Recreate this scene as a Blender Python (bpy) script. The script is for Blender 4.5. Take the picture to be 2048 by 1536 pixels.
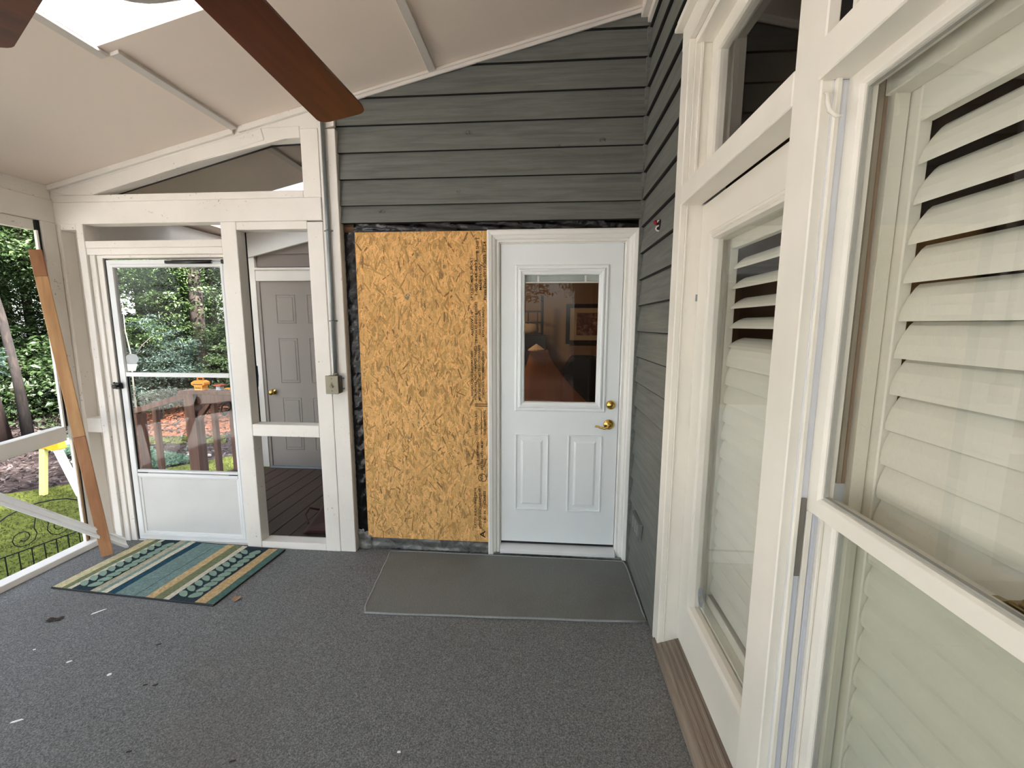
import bpy, bmesh, math, random
import numpy as np
from mathutils import Vector, Matrix
random.seed(7)
rng = np.random.default_rng(7)
for o in list(bpy.data.objects):
    bpy.data.objects.remove(o)
S = bpy.context.scene
COL = S.collection
R = math.radians

# ------------------------------------------------------------------ camera
CAM_H = 1.61
F_PX = 858.0
pitch, yaw, roll = R(7.87), R(4.47), R(0.16)
cp, sp = math.cos(pitch), math.sin(pitch)
Fv = Vector((-math.sin(yaw) * cp, math.cos(yaw) * cp, -sp))
Rv = Vector((math.cos(yaw), math.sin(yaw), 0))
Uv = Rv.cross(Fv)
R2 = math.cos(roll) * Rv + math.sin(roll) * Uv
U2 = -math.sin(roll) * Rv + math.cos(roll) * Uv
cam = bpy.data.cameras.new('camera')
cam.sensor_fit = 'HORIZONTAL'
cam.sensor_width = 36.0
cam.lens = 36.0 * F_PX / 2048.0
cam.clip_start = 0.02
cam.clip_end = 300
co = bpy.data.objects.new('camera', cam)
COL.objects.link(co)
co.matrix_world = Matrix(((R2.x, U2.x, -Fv.x, 0), (R2.y, U2.y, -Fv.y, 0), (R2.z, U2.z, -Fv.z, CAM_H), (0, 0, 0, 1)))
S.camera = co

# ------------------------------------------------------------------ world, sun, exposure
SUN_DIR = Vector((-0.60, 0.22, -0.74)).normalized()
W = bpy.data.worlds.new('sky')
S.world = W
W.use_nodes = True
nt = W.node_tree
nt.nodes.clear()
sky = nt.nodes.new('ShaderNodeTexSky')
sky.sky_type = 'NISHITA'
sky.sun_disc = False
sky.sun_elevation = math.asin(-SUN_DIR.z)
sky.sun_rotation = math.atan2(-SUN_DIR.x, -SUN_DIR.y)
sky.air_density = 1.0
sky.dust_density = 3.0
hs = nt.nodes.new('ShaderNodeHueSaturation')
hs.inputs['Saturation'].default_value = 0.55
bg = nt.nodes.new('ShaderNodeBackground')
bg.inputs['Strength'].default_value = 0.17
out = nt.nodes.new('ShaderNodeOutputWorld')
nt.links.new(sky.outputs[0], hs.inputs['Color'])
nt.links.new(hs.outputs[0], bg.inputs['Color'])
nt.links.new(bg.outputs[0], out.inputs[0])
sl = bpy.data.lights.new('sun', 'SUN')
sl.energy = 8.0
sl.angle = R(0.8)
sl.color = (1.0, 0.96, 0.905)
so = bpy.data.objects.new('sun', sl)
COL.objects.link(so)
so.rotation_euler = SUN_DIR.to_track_quat('-Z', 'Y').to_euler()
so.location = (8, -3, 14)
S.view_settings.view_transform = 'Standard'
S.view_settings.look = 'None'
S.view_settings.exposure = 3.08
S.view_settings.gamma = 1.0
S.view_settings.use_curve_mapping = False
S.cycles.use_denoising = True
S.cycles.max_bounces = 10
S.cycles.diffuse_bounces = 6
S.cycles.glossy_bounces = 4
S.cycles.transmission_bounces = 6
S.cycles.transparent_max_bounces = 16
S.cycles.sample_clamp_indirect = 6.0
S.cycles.caustics_reflective = False
S.cycles.caustics_refractive = False


def lin(c):
    c = c / 255.0
    return c / 12.92 if c <= 0.04045 else ((c + 0.055) / 1.055) ** 2.4


def rgb(r, g, b):
    return (lin(r), lin(g), lin(b), 1.0)


# ------------------------------------------------------------------ materials
M = {}


class NT:
    def __init__(self, name):
        self.m = bpy.data.materials.new(name)
        self.m.use_nodes = True
        self.t = self.m.node_tree
        self.t.nodes.clear()
        self.out = self.n('ShaderNodeOutputMaterial')
        M[name] = self.m

    def n(self, typ, **kw):
        nd = self.t.nodes.new(typ)
        for k, v in kw.items():
            if k in nd.inputs:
                nd.inputs[k].default_value = v
            else:
                setattr(nd, k, v)
        return nd

    def l(self, a, b):
        self.t.links.new(a, b)

    def coords(self, scale=(1, 1, 1), kind='Object', rnd=True):
        tc = self.n('ShaderNodeTexCoord')
        mp = self.n('ShaderNodeMapping')
        mp.inputs['Scale'].default_value = scale
        self.l(tc.outputs[kind], mp.inputs['Vector'])
        if rnd:
            oi = self.n('ShaderNodeObjectInfo')
            mu = self.n('ShaderNodeMath', operation='MULTIPLY')
            mu.inputs[1].default_value = 37.0
            self.l(oi.outputs['Random'], mu.inputs[0])
            self.l(mu.outputs[0], mp.inputs['Location'])
        return mp.outputs[0]

    def noise(self, vec, scale, detail=3.0, rough=0.55, dist=0.0):
        nd = self.n('ShaderNodeTexNoise')
        nd.inputs['Scale'].default_value = scale
        nd.inputs['Detail'].default_value = detail
        nd.inputs['Roughness'].default_value = rough
        nd.inputs['Distortion'].default_value = dist
        self.l(vec, nd.inputs['Vector'])
        return nd.outputs['Fac']

    def ramp(self, fac, stops, interp='LINEAR'):
        nd = self.n('ShaderNodeValToRGB')
        cr = nd.color_ramp
        cr.interpolation = interp
        while len(cr.elements) < len(stops):
            cr.elements.new(0.5)
        for e, (p, c) in zip(cr.elements, stops):
            e.position = p
            e.color = c if isinstance(c, tuple) else (c, c, c, 1)
        if fac is not None:
            self.l(fac, nd.inputs['Fac'])
        return nd.outputs['Color']

    def mix(self, a, b, fac, mode='MIX'):
        nd = self.n('ShaderNodeMix', data_type='RGBA', blend_type=mode)
        for s, v in ((nd.inputs[0], fac), (nd.inputs[6], a), (nd.inputs[7], b)):
            if isinstance(v, (int, float, tuple)):
                s.default_value = v
            else:
                self.l(v, s)
        return nd.outputs[2]

    def bsdf(self, col, rough=0.6, metal=0.0, bump=None, bstr=0.2, bdist=0.01, spec=0.4):
        b = self.n('ShaderNodeBsdfPrincipled')
        for s, v in ((b.inputs['Base Color'], col), (b.inputs['Roughness'], rough)):
            if isinstance(v, (int, float, tuple)):
                s.default_value = v
            else:
                self.l(v, s)
        b.inputs['Metallic'].default_value = metal
        b.inputs['Specular IOR Level'].default_value = spec
        if bump is not None:
            bn = self.n('ShaderNodeBump')
            bn.inputs['Strength'].default_value = bstr
            bn.inputs['Distance'].default_value = bdist
            self.l(bump, bn.inputs['Height'])
            self.l(bn.outputs[0], b.inputs['Normal'])
        self.l(b.outputs[0], self.out.inputs[0])
        return b


def plain(name, c, rough=0.6, metal=0.0, var=0.06, scale=8.0, bstr=0.05, spec=0.4):
    m = NT(name)
    v = m.coords()
    f = m.noise(v, scale, 4)
    dark = tuple(x * (1 - var) for x in c[:3]) + (1,)
    lite = tuple(min(1, x * (1 + var)) for x in c[:3]) + (1,)
    col = m.ramp(f, [(0.3, dark), (0.7, lite)])
    m.bsdf(col, rough, metal, m.noise(v, scale * 12, 2), bstr, 0.003, spec)
    return m.m


def painted(name, c, rough=0.5, dirt=0.5, bstr=0.12, axis=2, spots=True):
    """worn paint over wood: faint grain along the axis, dirt specks"""
    m = NT(name)
    sc = [14, 14, 14]
    sc[axis] = 0.8
    v = m.coords(tuple(sc))
    g = m.noise(v, 3.0, 5, 0.6)
    vo = m.coords((1, 1, 1))
    blot = m.noise(vo, 2.2, 4, 0.6)
    base = m.ramp(blot, [(0.3, tuple(x * 0.93 for x in c[:3]) + (1,)), (0.7, tuple(min(1, x * 1.03) for x in c[:3]) + (1,))])
    base = m.mix(base, (0.55, 0.53, 0.49, 1), m.ramp(g, [(0.60, 0.0), (0.9, 0.25 * dirt)]), 'MULTIPLY')
    if spots:
        sp1 = m.noise(vo, 55, 2, 0.5)
        sp2 = m.noise(vo, 4.0, 2, 0.5)
        k = m.mix(m.ramp(sp1, [(0.66, 0.0), (0.72, 1.0)]), m.ramp(sp2, [(0.5, 0.0), (0.66, 1.0)]), 1.0, 'MULTIPLY')
        base = m.mix(base, (0.22, 0.20, 0.18, 1), m.mix(k, (dirt, dirt, dirt, 1), 1.0, 'MULTIPLY'))
    m.bsdf(base, rough, 0, g, bstr, 0.004, 0.35)
    return m.m


painted('white_frame', rgb(232, 227, 219), 0.5, 0.7, 0.10, 2)
painted('white_frame_x', rgb(232, 227, 219), 0.5, 0.7, 0.10, 0)
painted('white_frame_y', rgb(232, 227, 219), 0.5, 0.6, 0.10, 1)
painted('white_house', rgb(236, 232, 222), 0.42, 0.25, 0.08, 2, False)
painted('white_house_y', rgb(236, 232, 222), 0.42, 0.25, 0.08, 1, False)
plain('door_white', rgb(236, 241, 242), 0.38, 0, 0.015, 3, 0.02)
plain('door_paint', rgb(228, 224, 214), 0.40, 0, 0.02, 3, 0.02)
plain('vinyl_white', rgb(232, 231, 226), 0.4, 0, 0.02, 3, 0.02)
plain('vinyl_bright', rgb(247, 248, 250), 0.25, 0, 0.01, 3, 0.02, 0.6)
plain('alum_white', rgb(224, 225, 225), 0.38, 0, 0.02, 4, 0.02)
plain('kick_panel', rgb(208, 208, 205), 0.5, 0, 0.03, 5, 0.10)
plain('shutter_white', rgb(226, 224, 212), 0.4, 0, 0.015, 3, 0.0)
plain('ceiling_paint', rgb(236, 221, 209), 0.45, 0, 0.015, 2, 0.06)
plain('batten_paint', rgb(212, 205, 198), 0.55, 0, 0.03, 4, 0.1)
plain('well_white', rgb(240, 241, 242), 0.55, 0, 0.02, 6, 0.05)
plain('lap_shadow', rgb(20, 19, 18), 0.9, 0, 0.2)  # near-black that stands in for the shadow between siding laps
plain('blind_grey', rgb(172, 182, 178), 0.5, 0, 0.03)
plain('bead_grey', rgb(160, 160, 152), 0.6)
plain('outlet_ridge', rgb(128, 128, 124), 0.6)
plain('pale_bark', rgb(112, 108, 100), 0.8, 0, 0.1)
plain('dark_void', rgb(24, 22, 20), 0.9, 0, 0.2)
plain('black_gasket', rgb(18, 18, 18), 0.6)
plain('black_plastic_part', rgb(22, 22, 23), 0.4)
plain('brass', rgb(214, 178, 96), 0.16, 1.0, 0.05, 6, 0.0)
plain('antique_brass', rgb(150, 125, 72), 0.3, 1.0, 0.1, 10, 0.02)
plain('galvanized', rgb(140, 148, 150), 0.45, 0.6, 0.08, 14, 0.03)
plain('box_metal', rgb(138, 132, 114), 0.5, 0.35, 0.06, 20, 0.05)
plain('box_side', rgb(82, 78, 74), 0.5, 0.3, 0.06, 20, 0.05)
plain('grey_trim_far', rgb(150, 141, 132), 0.6, 0, 0.03)
plain('grey_siding_far', rgb(128, 117, 109), 0.7, 0, 0.05, 6)
plain('grey_door_far', rgb(150, 141, 133), 0.5, 0, 0.02, 4, 0.03)
plain('raw_grey', rgb(150, 138, 118), 0.7, 0, 0.06)
plain('track_grey', rgb(120, 115, 108), 0.5)
plain('jamb_sky_tint', rgb(218, 221, 228), 0.4, 0, 0.02)  # blue cast of sky light put into the jamb colour
plain('track_sky_tint', rgb(200, 205, 216), 0.45, 0, 0.02)  # same sky blue mixed into the track colour
plain('room_wall', rgb(150, 124, 96), 0.8, 0, 0.04, 3)
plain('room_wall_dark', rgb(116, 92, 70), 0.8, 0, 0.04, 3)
plain('frame_black', rgb(26, 20, 18), 0.3)
plain('mat_board', rgb(150, 132, 104), 0.8)
plain('chair_black', rgb(24, 25, 27), 0.5, 0, 0.2)
plain('basket_wire', rgb(64, 52, 44), 0.5)
plain('linen', rgb(170, 150, 125), 0.9)
plain('fan_white', rgb(200, 192, 184), 0.35)
plain('yellow_plastic', rgb(246, 156, 16), 0.4, 0, 0.03)
plain('yellow_leg', rgb(200, 198, 124), 0.6, 0, 0.06)
plain('white_lumber', rgb(236, 236, 240), 0.5, 0, 0.05)
plain('fence_black', rgb(20, 24, 20), 0.5)
plain('orange_plastic', rgb(190, 84, 48), 0.45)
plain('red_bag', rgb(62, 12, 16), 0.6, 0, 0.15, 12)
plain('blue_plastic', rgb(36, 84, 140), 0.4)
plain('wire_red', rgb(150, 26, 44), 0.4)
plain('wire_white', rgb(225, 215, 215), 0.4)
plain('siding_hole', rgb(22, 10, 10), 0.9)
plain('print_ink', rgb(50, 32, 18), 0.8)
plain('print_black', rgb(24, 22, 20), 0.8)
plain('chip_white', rgb(240, 240, 238), 0.7)
plain('dry_leaf', rgb(150, 118, 88), 0.8, 0, 0.2, 40)
plain('dark_twig', rgb(58, 46, 38), 0.9)
plain('decal_grey', rgb(170, 176, 178), 0.4)
plain('decal_white', rgb(235, 236, 236), 0.4)
plain('decal_blue', rgb(130, 140, 158), 0.4)
plain('mat_binding', rgb(140, 143, 142), 0.8, 0, 0.1, 60, 0.2)
plain('stone', rgb(140, 130, 126), 0.8, 0, 0.1, 10)
plain('far_roof', rgb(90, 86, 82), 0.9)
plain('cord_black', rgb(38, 32, 30), 0.6)


def glass(name, tint=(1, 1, 1, 1), f0=0.08, rough=0.0):
    m = NT(name)
    geo = m.n('ShaderNodeNewGeometry')
    dp = m.n('ShaderNodeVectorMath', operation='DOT_PRODUCT')
    m.l(geo.outputs['Incoming'], dp.inputs[0])
    m.l(geo.outputs['Normal'], dp.inputs[1])
    ab = m.n('ShaderNodeMath', operation='ABSOLUTE')
    m.l(dp.outputs['Value'], ab.inputs[0])
    om = m.n('ShaderNodeMath', operation='SUBTRACT')
    om.inputs[0].default_value = 1.0
    m.l(ab.outputs[0], om.inputs[1])
    pw = m.n('ShaderNodeMath', operation='POWER')
    pw.inputs[1].default_value = 5.0
    m.l(om.outputs[0], pw.inputs[0])
    ma = m.n('ShaderNodeMath', operation='MULTIPLY_ADD', use_clamp=True)
    ma.inputs[1].default_value = 1 - f0
    ma.inputs[2].default_value = f0
    m.l(pw.outputs[0], ma.inputs[0])
    tr = m.n('ShaderNodeBsdfTransparent')
    tr.inputs[0].default_value = tint
    gl = m.n('ShaderNodeBsdfGlossy')
    gl.inputs['Roughness'].default_value = rough
    mx = m.n('ShaderNodeMixShader')
    m.l(ma.outputs[0], mx.inputs[0])
    m.l(tr.outputs[0], mx.inputs[1])
    m.l(gl.outputs[0], mx.inputs[2])
    m.l(mx.outputs[0], m.out.inputs[0])
    return m.m


glass('glass_clear', (0.95, 0.96, 0.95, 1), 0.075)
glass('glass_tint', (0.86, 0.88, 0.84, 1), 0.075)
glass('glass_storm', (0.97, 0.97, 0.97, 1), 0.022)
glass('glass_door', (0.90, 0.90, 0.88, 1), 0.018)


def screen(name, c, op):
    m = NT(name)
    tr = m.n('ShaderNodeBsdfTransparent')
    df = m.n('ShaderNodeBsdfDiffuse')
    df.inputs[0].default_value = c
    mx = m.n('ShaderNodeMixShader')
    mx.inputs[0].default_value = op
    m.l(tr.outputs[0], mx.inputs[1])
    m.l(df.outputs[0], mx.inputs[2])
    m.l(mx.outputs[0], m.out.inputs[0])


screen('insect_screen', rgb(60, 60, 58), 0.22)
screen('net_sheer', rgb(226, 160, 116), 0.26)

# carpet
m = NT('carpet')
v = m.coords((1, 1, 1), 'Object', False)
f1 = m.noise(v, 190, 3, 0.7)
f2 = m.noise(v, 620, 2, 0.6)
f3 = m.noise(v, 0.9, 3, 0.5)
c = m.ramp(f1, [(0.32, rgb(84, 86, 86)), (0.50, rgb(125, 127, 126)), (0.70, rgb(170, 171, 169))])
c = m.mix(c, rgb(112, 104, 94), m.ramp(f3, [(0.48, 0.0), (0.72, 0.40)]))
c = m.mix(c, m.ramp(f2, [(0.3, 0.55), (0.7, 1.0)]), 0.7, 'MULTIPLY')
m.bsdf(c, 0.95, 0, f1, 0.6, 0.006, 0.1)
m = NT('carpet_mat')
v = m.coords((1, 1, 1), 'Object', False)
f1 = m.noise(m.coords((1, 2.2, 1), 'Object', False), 230, 3, 0.7)
f2 = m.noise(v, 600, 2, 0.6)
f3 = m.noise(v, 2.5, 3, 0.5)
c = m.ramp(f1, [(0.32, rgb(88, 90, 88)), (0.50, rgb(130, 132, 128)), (0.72, rgb(168, 169, 163))])
c = m.mix(c, rgb(100, 92, 84), m.ramp(f3, [(0.5, 0.0), (0.8, 0.3)]))
c = m.mix(c, m.ramp(f2, [(0.3, 0.6), (0.7, 1.0)]), 0.7, 'MULTIPLY')
m.bsdf(c, 0.95, 0, f1, 0.5, 0.005, 0.1)


def siding(name, axis):
    m = NT(name)
    sc = [16, 16, 16]
    sc[axis] = 1.0
    v = m.coords(tuple(sc))
    g = m.noise(v, 2.6, 6, 0.65, 0.4)
    vo = m.coords((1, 1, 1))
    sck = [0.0, 0.0, 1.0]
    sck[axis] = 0.6
    vk = m.coords(tuple(sck))
    vor = m.n('ShaderNodeTexVoronoi')
    vor.inputs['Scale'].default_value = 4.2
    m.l(vk, vor.inputs['Vector'])
    knot = m.ramp(vor.outputs['Distance'], [(0.0, 1.0), (0.04, 0.8), (0.075, 0.0)])
    kn = m.noise(vo, 70, 3, 0.7)
    kk = m.mix(knot, m.ramp(kn, [(0.42, 0.0), (0.6, 1.0)]), 1.0, 'MULTIPLY')
    c = m.ramp(g, [(0.28, rgb(88, 90, 86)), (0.52, rgb(104, 106, 101)), (0.75, rgb(116, 118, 113))])
    c = m.mix(c, rgb(36, 37, 35), kk)
    h = m.mix(g, (0, 0, 0, 1), kk)
    m.bsdf(c, 0.62, 0, h, 0.28, 0.004, 0.3)


siding('siding_x', 0)
siding('siding_y', 1)


def wood(name, cd, cm, cl, axis, scale=2.2, rough=0.55, bstr=0.15, stretch=0.5):
    m = NT(name)
    sc = [9, 9, 9]
    sc[axis] = stretch
    v = m.coords(tuple(sc))
    g = m.noise(v, scale, 6, 0.6, 0.7)
    c = m.ramp(g, [(0.3, cd), (0.5, cm), (0.72, cl)])
    m.bsdf(c, rough, 0, g, bstr, 0.004, 0.35)


wood('fan_wood', rgb(74, 34, 16), rgb(96, 45, 22), rgb(112, 56, 28), 1, 2.6, 0.38, 0.06)
wood('plank_tan', rgb(172, 128, 84), rgb(188, 144, 98), rgb(202, 162, 116), 2, 2.0, 0.55)
wood('plank_dark', rgb(144, 98, 66), rgb(164, 116, 80), rgb(186, 140, 102), 2, 2.0, 0.55)
wood('deck_brown', rgb(58, 41, 30), rgb(70, 51, 38), rgb(82, 61, 46), 1, 2.4, 0.6)
wood('rail_brown', rgb(78, 50, 38), rgb(98, 66, 50), rgb(118, 82, 64), 2, 2.4, 0.7)
wood('threshold_wood', rgb(112, 101, 89), rgb(132, 120, 107), rgb(150, 139, 126), 1, 3.0, 0.6, 0.3)
wood('raw_wood', rgb(120, 92, 62), rgb(146, 116, 84), rgb(166, 138, 104), 2, 2.0, 0.7)
wood('rough_stud', rgb(60, 42, 30), rgb(92, 68, 48), rgb(130, 104, 80), 0, 4.0, 0.9, 0.5)
wood('bark', rgb(26, 21, 18), rgb(44, 36, 31), rgb(64, 54, 46), 2, 3.0, 0.95, 0.8, 1.6)
wood('bark_dark', rgb(16, 13, 12), rgb(28, 23, 21), rgb(44, 37, 33), 2, 3.0, 0.95, 0.8, 1.6)
wood('bark_red', rgb(30, 20, 18), rgb(50, 34, 30), rgb(70, 50, 43), 2, 3.0, 0.95, 0.8, 1.6)

# OSB base board and strands
m = NT('osb_base')
v = m.coords((1, 1, 1))
f = m.noise(v, 28, 5, 0.7)
c = m.ramp(f, [(0.3, rgb(194, 140, 80)), (0.55, rgb(222, 170, 104)), (0.75, rgb(232, 188, 124))])
m.bsdf(c, 0.75, 0, f, 0.4, 0.003, 0.2)
m = NT('osb_strand')
at = m.n('ShaderNodeAttribute', attribute_name='tone')
v = m.coords((60, 60, 60), 'Object', False)
f = m.noise(v, 1.6, 4, 0.7)
c = m.mix(at.outputs['Color'], m.ramp(f, [(0.3, 0.74), (0.7, 1.08)]), 1.0, 'MULTIPLY')
m.bsdf(c, 0.72, 0, f, 0.25, 0.002, 0.2)
# black plastic sheet, flashing
m = NT('black_sheet')
v = m.coords((1, 1, 1))
f = m.noise(v, 9, 4, 0.6, 1.2)
m.bsdf(rgb(6, 6, 7), 0.22, 0, f, 0.25, 0.02, 0.38)
m = NT('flashing')
v = m.coords((1, 1, 1))
f = m.noise(v, 14, 5, 0.65, 1.0)
c = m.ramp(f, [(0.3, rgb(92, 92, 90)), (0.55, rgb(124, 124, 122)), (0.75, rgb(150, 149, 145))])
m.bsdf(c, 0.38, 0.55, f, 0.5, 0.012)

# leaves
m = NT('leaf')
at = m.n('ShaderNodeAttribute', attribute_name='tone')
oi = m.n('ShaderNodeObjectInfo')
hsn = m.n('ShaderNodeHueSaturation')
mr = m.n('ShaderNodeMapRange')
mr.inputs['To Min'].default_value = 0.75
mr.inputs['To Max'].default_value = 1.25
m.l(oi.outputs['Random'], mr.inputs['Value'])
m.l(mr.outputs[0], hsn.inputs['Value'])
m.l(at.outputs['Color'], hsn.inputs['Color'])
df = m.n('ShaderNodeBsdfPrincipled')
df.inputs['Roughness'].default_value = 0.45
df.inputs['Specular IOR Level'].default_value = 0.5
tl = m.n('ShaderNodeBsdfTranslucent')
mx = m.n('ShaderNodeMixShader')
mx.inputs[0].default_value = 0.40
m.l(hsn.outputs[0], df.inputs['Base Color'])
m.l(hsn.outputs[0], tl.inputs['Color'])
m.l(df.outputs[0], mx.inputs[1])
m.l(tl.outputs[0], mx.inputs[2])
m.l(mx.outputs[0], m.out.inputs[0])


def ground_mat(name, stops, scale, bstr=0.8, s2=0.6):
    m = NT(name)
    v = m.coords((1, 1, 1), 'Object', False)
    f = m.noise(v, scale, 6, 0.7)
    g = m.noise(v, s2, 3, 0.5)
    c = m.ramp(f, stops)
    c = m.mix(c, m.ramp(g, [(0.35, 0.7), (0.65, 1.1)]), 1.0, 'MULTIPLY')
    m.bsdf(c, 0.95, 0, f, bstr, 0.05, 0.1)


ground_mat('forest_floor', [(0.3, rgb(32, 27, 26)), (0.5, rgb(58, 49, 48)), (0.68, rgb(92, 81, 80))], 9)
ground_mat('pine_straw', [(0.3, rgb(98, 56, 42)), (0.5, rgb(152, 98, 74)), (0.7, rgb(186, 134, 106))], 7)
ground_mat('bounce_pale', [(0.3, rgb(176, 174, 170)), (0.7, rgb(196, 194, 190))], 5, 0.1)  # pale tone chosen to bounce sunlight up to the ceiling
ground_mat('lawn_base', [(0.3, rgb(76, 84, 38)), (0.55, rgb(100, 108, 48)), (0.75, rgb(120, 126, 60))], 12)


# ------------------------------------------------------------------ mesh building
class MB:
    def __init__(self):
        self.v, self.f = [], []

    def add(self, vs, fs):
        k = len(self.v)
        self.v += [tuple(p) for p in vs]
        self.f += [tuple(i + k for i in f) for f in fs]
        return self

    def hexa(self, p):
        return self.add(p, [(0, 3, 2, 1), (4, 5, 6, 7), (0, 1, 5, 4), (1, 2, 6, 5), (2, 3, 7, 6), (3, 0, 4, 7)])

    def box(self, x0, x1, y0, y1, z0, z1):
        return self.hexa([(x0, y0, z0), (x1, y0, z0), (x1, y1, z0), (x0, y1, z0), (x0, y0, z1), (x1, y0, z1), (x1, y1, z1), (x0, y1, z1)])

    def prism(self, a, b):
        """two matching polygons (lists of 3-D points) closed into a solid"""
        n = len(a)
        fs = [tuple(range(n))[::-1], tuple(range(n, 2 * n))]
        for i in range(n):
            j = (i + 1) % n
            fs.append((i, j, j + n, i + n))
        return self.add(list(a) + list(b), fs)

    def ring(self, mp, rect, prof, open_bottom=False):
        """profile [(inset, height)...] swept round a rectangle with mitred corners"""
        u0, u1, v0, v1 = rect
        vs = []
        for (i, h) in prof:
            b = v0 if open_bottom else v0 + i
            vs += [mp(u0 + i, b, h), mp(u0 + i, v1 - i, h), mp(u1 - i, v1 - i, h), mp(u1 - i, b, h)]
        n = len(prof)
        fs = []
        for k in range(n):
            kk = (k + 1) % n
            for s in range(4):
                if open_bottom and s == 3:
                    continue
                t = (s + 1) % 4
                fs.append((4 * k + s, 4 * k + t, 4 * kk + t, 4 * kk + s))
        if open_bottom:
            fs.append(tuple(4 * k for k in range(n)))
            fs.append(tuple(4 * k + 3 for k in range(n))[::-1])
        return self.add(vs, fs)

    def plate(self, mp, o, i, h0, h1):
        """a flat board with a rectangular opening, one closed piece"""
        vs = []
        for h in (h0, h1):
            for (u0, u1, v0, v1) in (o, i):
                vs += [mp(u0, v0, h), mp(u0, v1, h), mp(u1, v1, h), mp(u1, v0, h)]
        fs = []
        for k in range(4):
            l = (k + 1) % 4
            fs += [(k, l, 4 + l, 4 + k), (8 + k, 12 + k, 12 + l, 8 + l), (k, 8 + k, 8 + l, l), (4 + k, 4 + l, 12 + l, 12 + k)]
        return self.add(vs, fs)

    def dish(self, mp, rect, prof):
        """like ring but open profile, last step closed with a face (a raised or sunk panel)"""
        u0, u1, v0, v1 = rect
        vs, fs = [], []
        for (i, h) in prof:
            vs += [mp(u0 + i, v0 + i, h), mp(u0 + i, v1 - i, h), mp(u1 - i, v1 - i, h), mp(u1 - i, v0 + i, h)]
        n = len(prof)
        for k in range(n - 1):
            for s in range(4):
                t = (s + 1) % 4
                fs.append((4 * k + s, 4 * k + t, 4 * k + 4 + t, 4 * k + 4 + s))
        fs.append((4 * n - 4, 4 * n - 3, 4 * n - 2, 4 * n - 1))
        return self.add(vs, fs)

    def tube(self, pts, r, n=8, closed=False, cap=True):
        pts = [Vector(p) for p in pts]
        m = len(pts)
        rr = r if isinstance(r, (list, tuple)) else [r] * m
        vs, fs = [], []
        prev = None
        for i, p in enumerate(pts):
            if closed:
                d = pts[(i + 1) % m] - pts[i - 1]
            else:
                d = pts[min(i + 1, m - 1)] - pts[max(i - 1, 0)]
            d.normalize()
            if prev is None:
                a = d.orthogonal().normalized()
            else:
                a = (prev - d * prev.dot(d))
                a = a.normalized() if a.length > 1e-6 else d.orthogonal().normalized()
            prev = a
            b = d.cross(a)
            for k in range(n):
                t = 2 * math.pi * k / n
                vs.append(p + (a * math.cos(t) + b * math.sin(t)) * rr[i])
        for i in range(m if closed else m - 1):
            j = (i + 1) % m
            for k in range(n):
                l = (k + 1) % n
                fs.append((i * n + k, i * n + l, j * n + l, j * n + k))
        if cap and not closed:
            fs.append(tuple(range(n))[::-1])
            fs.append(tuple((m - 1) * n + k for k in range(n)))
        return self.add(vs, fs)

    def lathe(self, c, axis, prof, n=20):
        """prof [(radius, along axis)...], closed at both ends"""
        c = Vector(c)
        ax = Vector(axis).normalized()
        a = ax.orthogonal().normalized()
        b = ax.cross(a)
        vs, fs = [], []
        for (r, h) in prof:
            for k in range(n):
                t = 2 * math.pi * k / n
                vs.append(c + ax * h + (a * math.cos(t) + b * math.sin(t)) * max(r, 1e-4))
        for i in range(len(prof) - 1):
            for k in range(n):
                l = (k + 1) % n
                fs.append((i * n + k, i * n + l, (i + 1) * n + l, (i + 1) * n + k))
        fs.append(tuple(range(n))[::-1])
        fs.append(tuple((len(prof) - 1) * n + k for k in range(n)))
        return self.add(vs, fs)

    def grid(self, fn, nu, nv):
        vs = [fn(i / nu, j / nv) for j in range(nv + 1) for i in range(nu + 1)]
        w = nu + 1
        fs = [(j * w + i, j * w + i + 1, (j + 1) * w + i + 1, (j + 1) * w + i) for j in range(nv) for i in range(nu)]
        return self.add(vs, fs)


ORG = {}


def meta(o, label=None, cat=None, group=None, kind=None):
    if label:
        o['label'] = label
    if cat:
        o['category'] = cat
    if group:
        o['group'] = group
    if kind:
        o['kind'] = kind
    return o


def root(name, loc, label=None, cat=None, group=None, kind=None):
    o = bpy.data.objects.new(name, None)
    o.empty_display_size = 0.05
    o.location = loc
    COL.objects.link(o)
    ORG[o.name] = Vector(loc)
    return meta(o, label, cat, group, kind)


def build(name, mb, mat, parent=None, label=None, cat=None, group=None, kind=None, bevel=0.0, smooth=False, fixn=True, seg=1):
    me = bpy.data.meshes.new(name)
    vs = mb.v
    if parent is not None:
        off = ORG[parent.name]
    else:
        a = np.array(vs)
        lo, hi = a.min(0), a.max(0)
        off = Vector(((lo[0] + hi[0]) / 2, (lo[1] + hi[1]) / 2, lo[2]))
    vs = [(p[0] - off[0], p[1] - off[1], p[2] - off[2]) for p in vs]
    me.from_pydata(vs, [], mb.f)
    if fixn:
        bm = bmesh.new()
        bm.from_mesh(me)
        bmesh.ops.recalc_face_normals(bm, faces=bm.faces)
        bm.to_mesh(me)
        bm.free()
    me.materials.append(M[mat])
    o = bpy.data.objects.new(name, me)
    COL.objects.link(o)
    ORG[o.name] = Vector(off)
    if parent is not None:
        o.parent = parent
    else:
        o.location = off
    if smooth:
        me.polygons.foreach_set('use_smooth', [True] * len(me.polygons))
    if bevel:
        b = o.modifiers.new('bevel', 'BEVEL')
        b.width = bevel
        b.segments = seg
        b.limit_method = 'ANGLE'
        b.angle_limit = R(40)
    return meta(o, label, cat, group, kind)


def bx(name, b, mat, parent=None, bevel=0.003, **kw):
    return build(name, MB().box(*b), mat, parent, bevel=bevel, **kw)


def kids(o):
    return [c for c in bpy.data.objects if c.parent == o]


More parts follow.
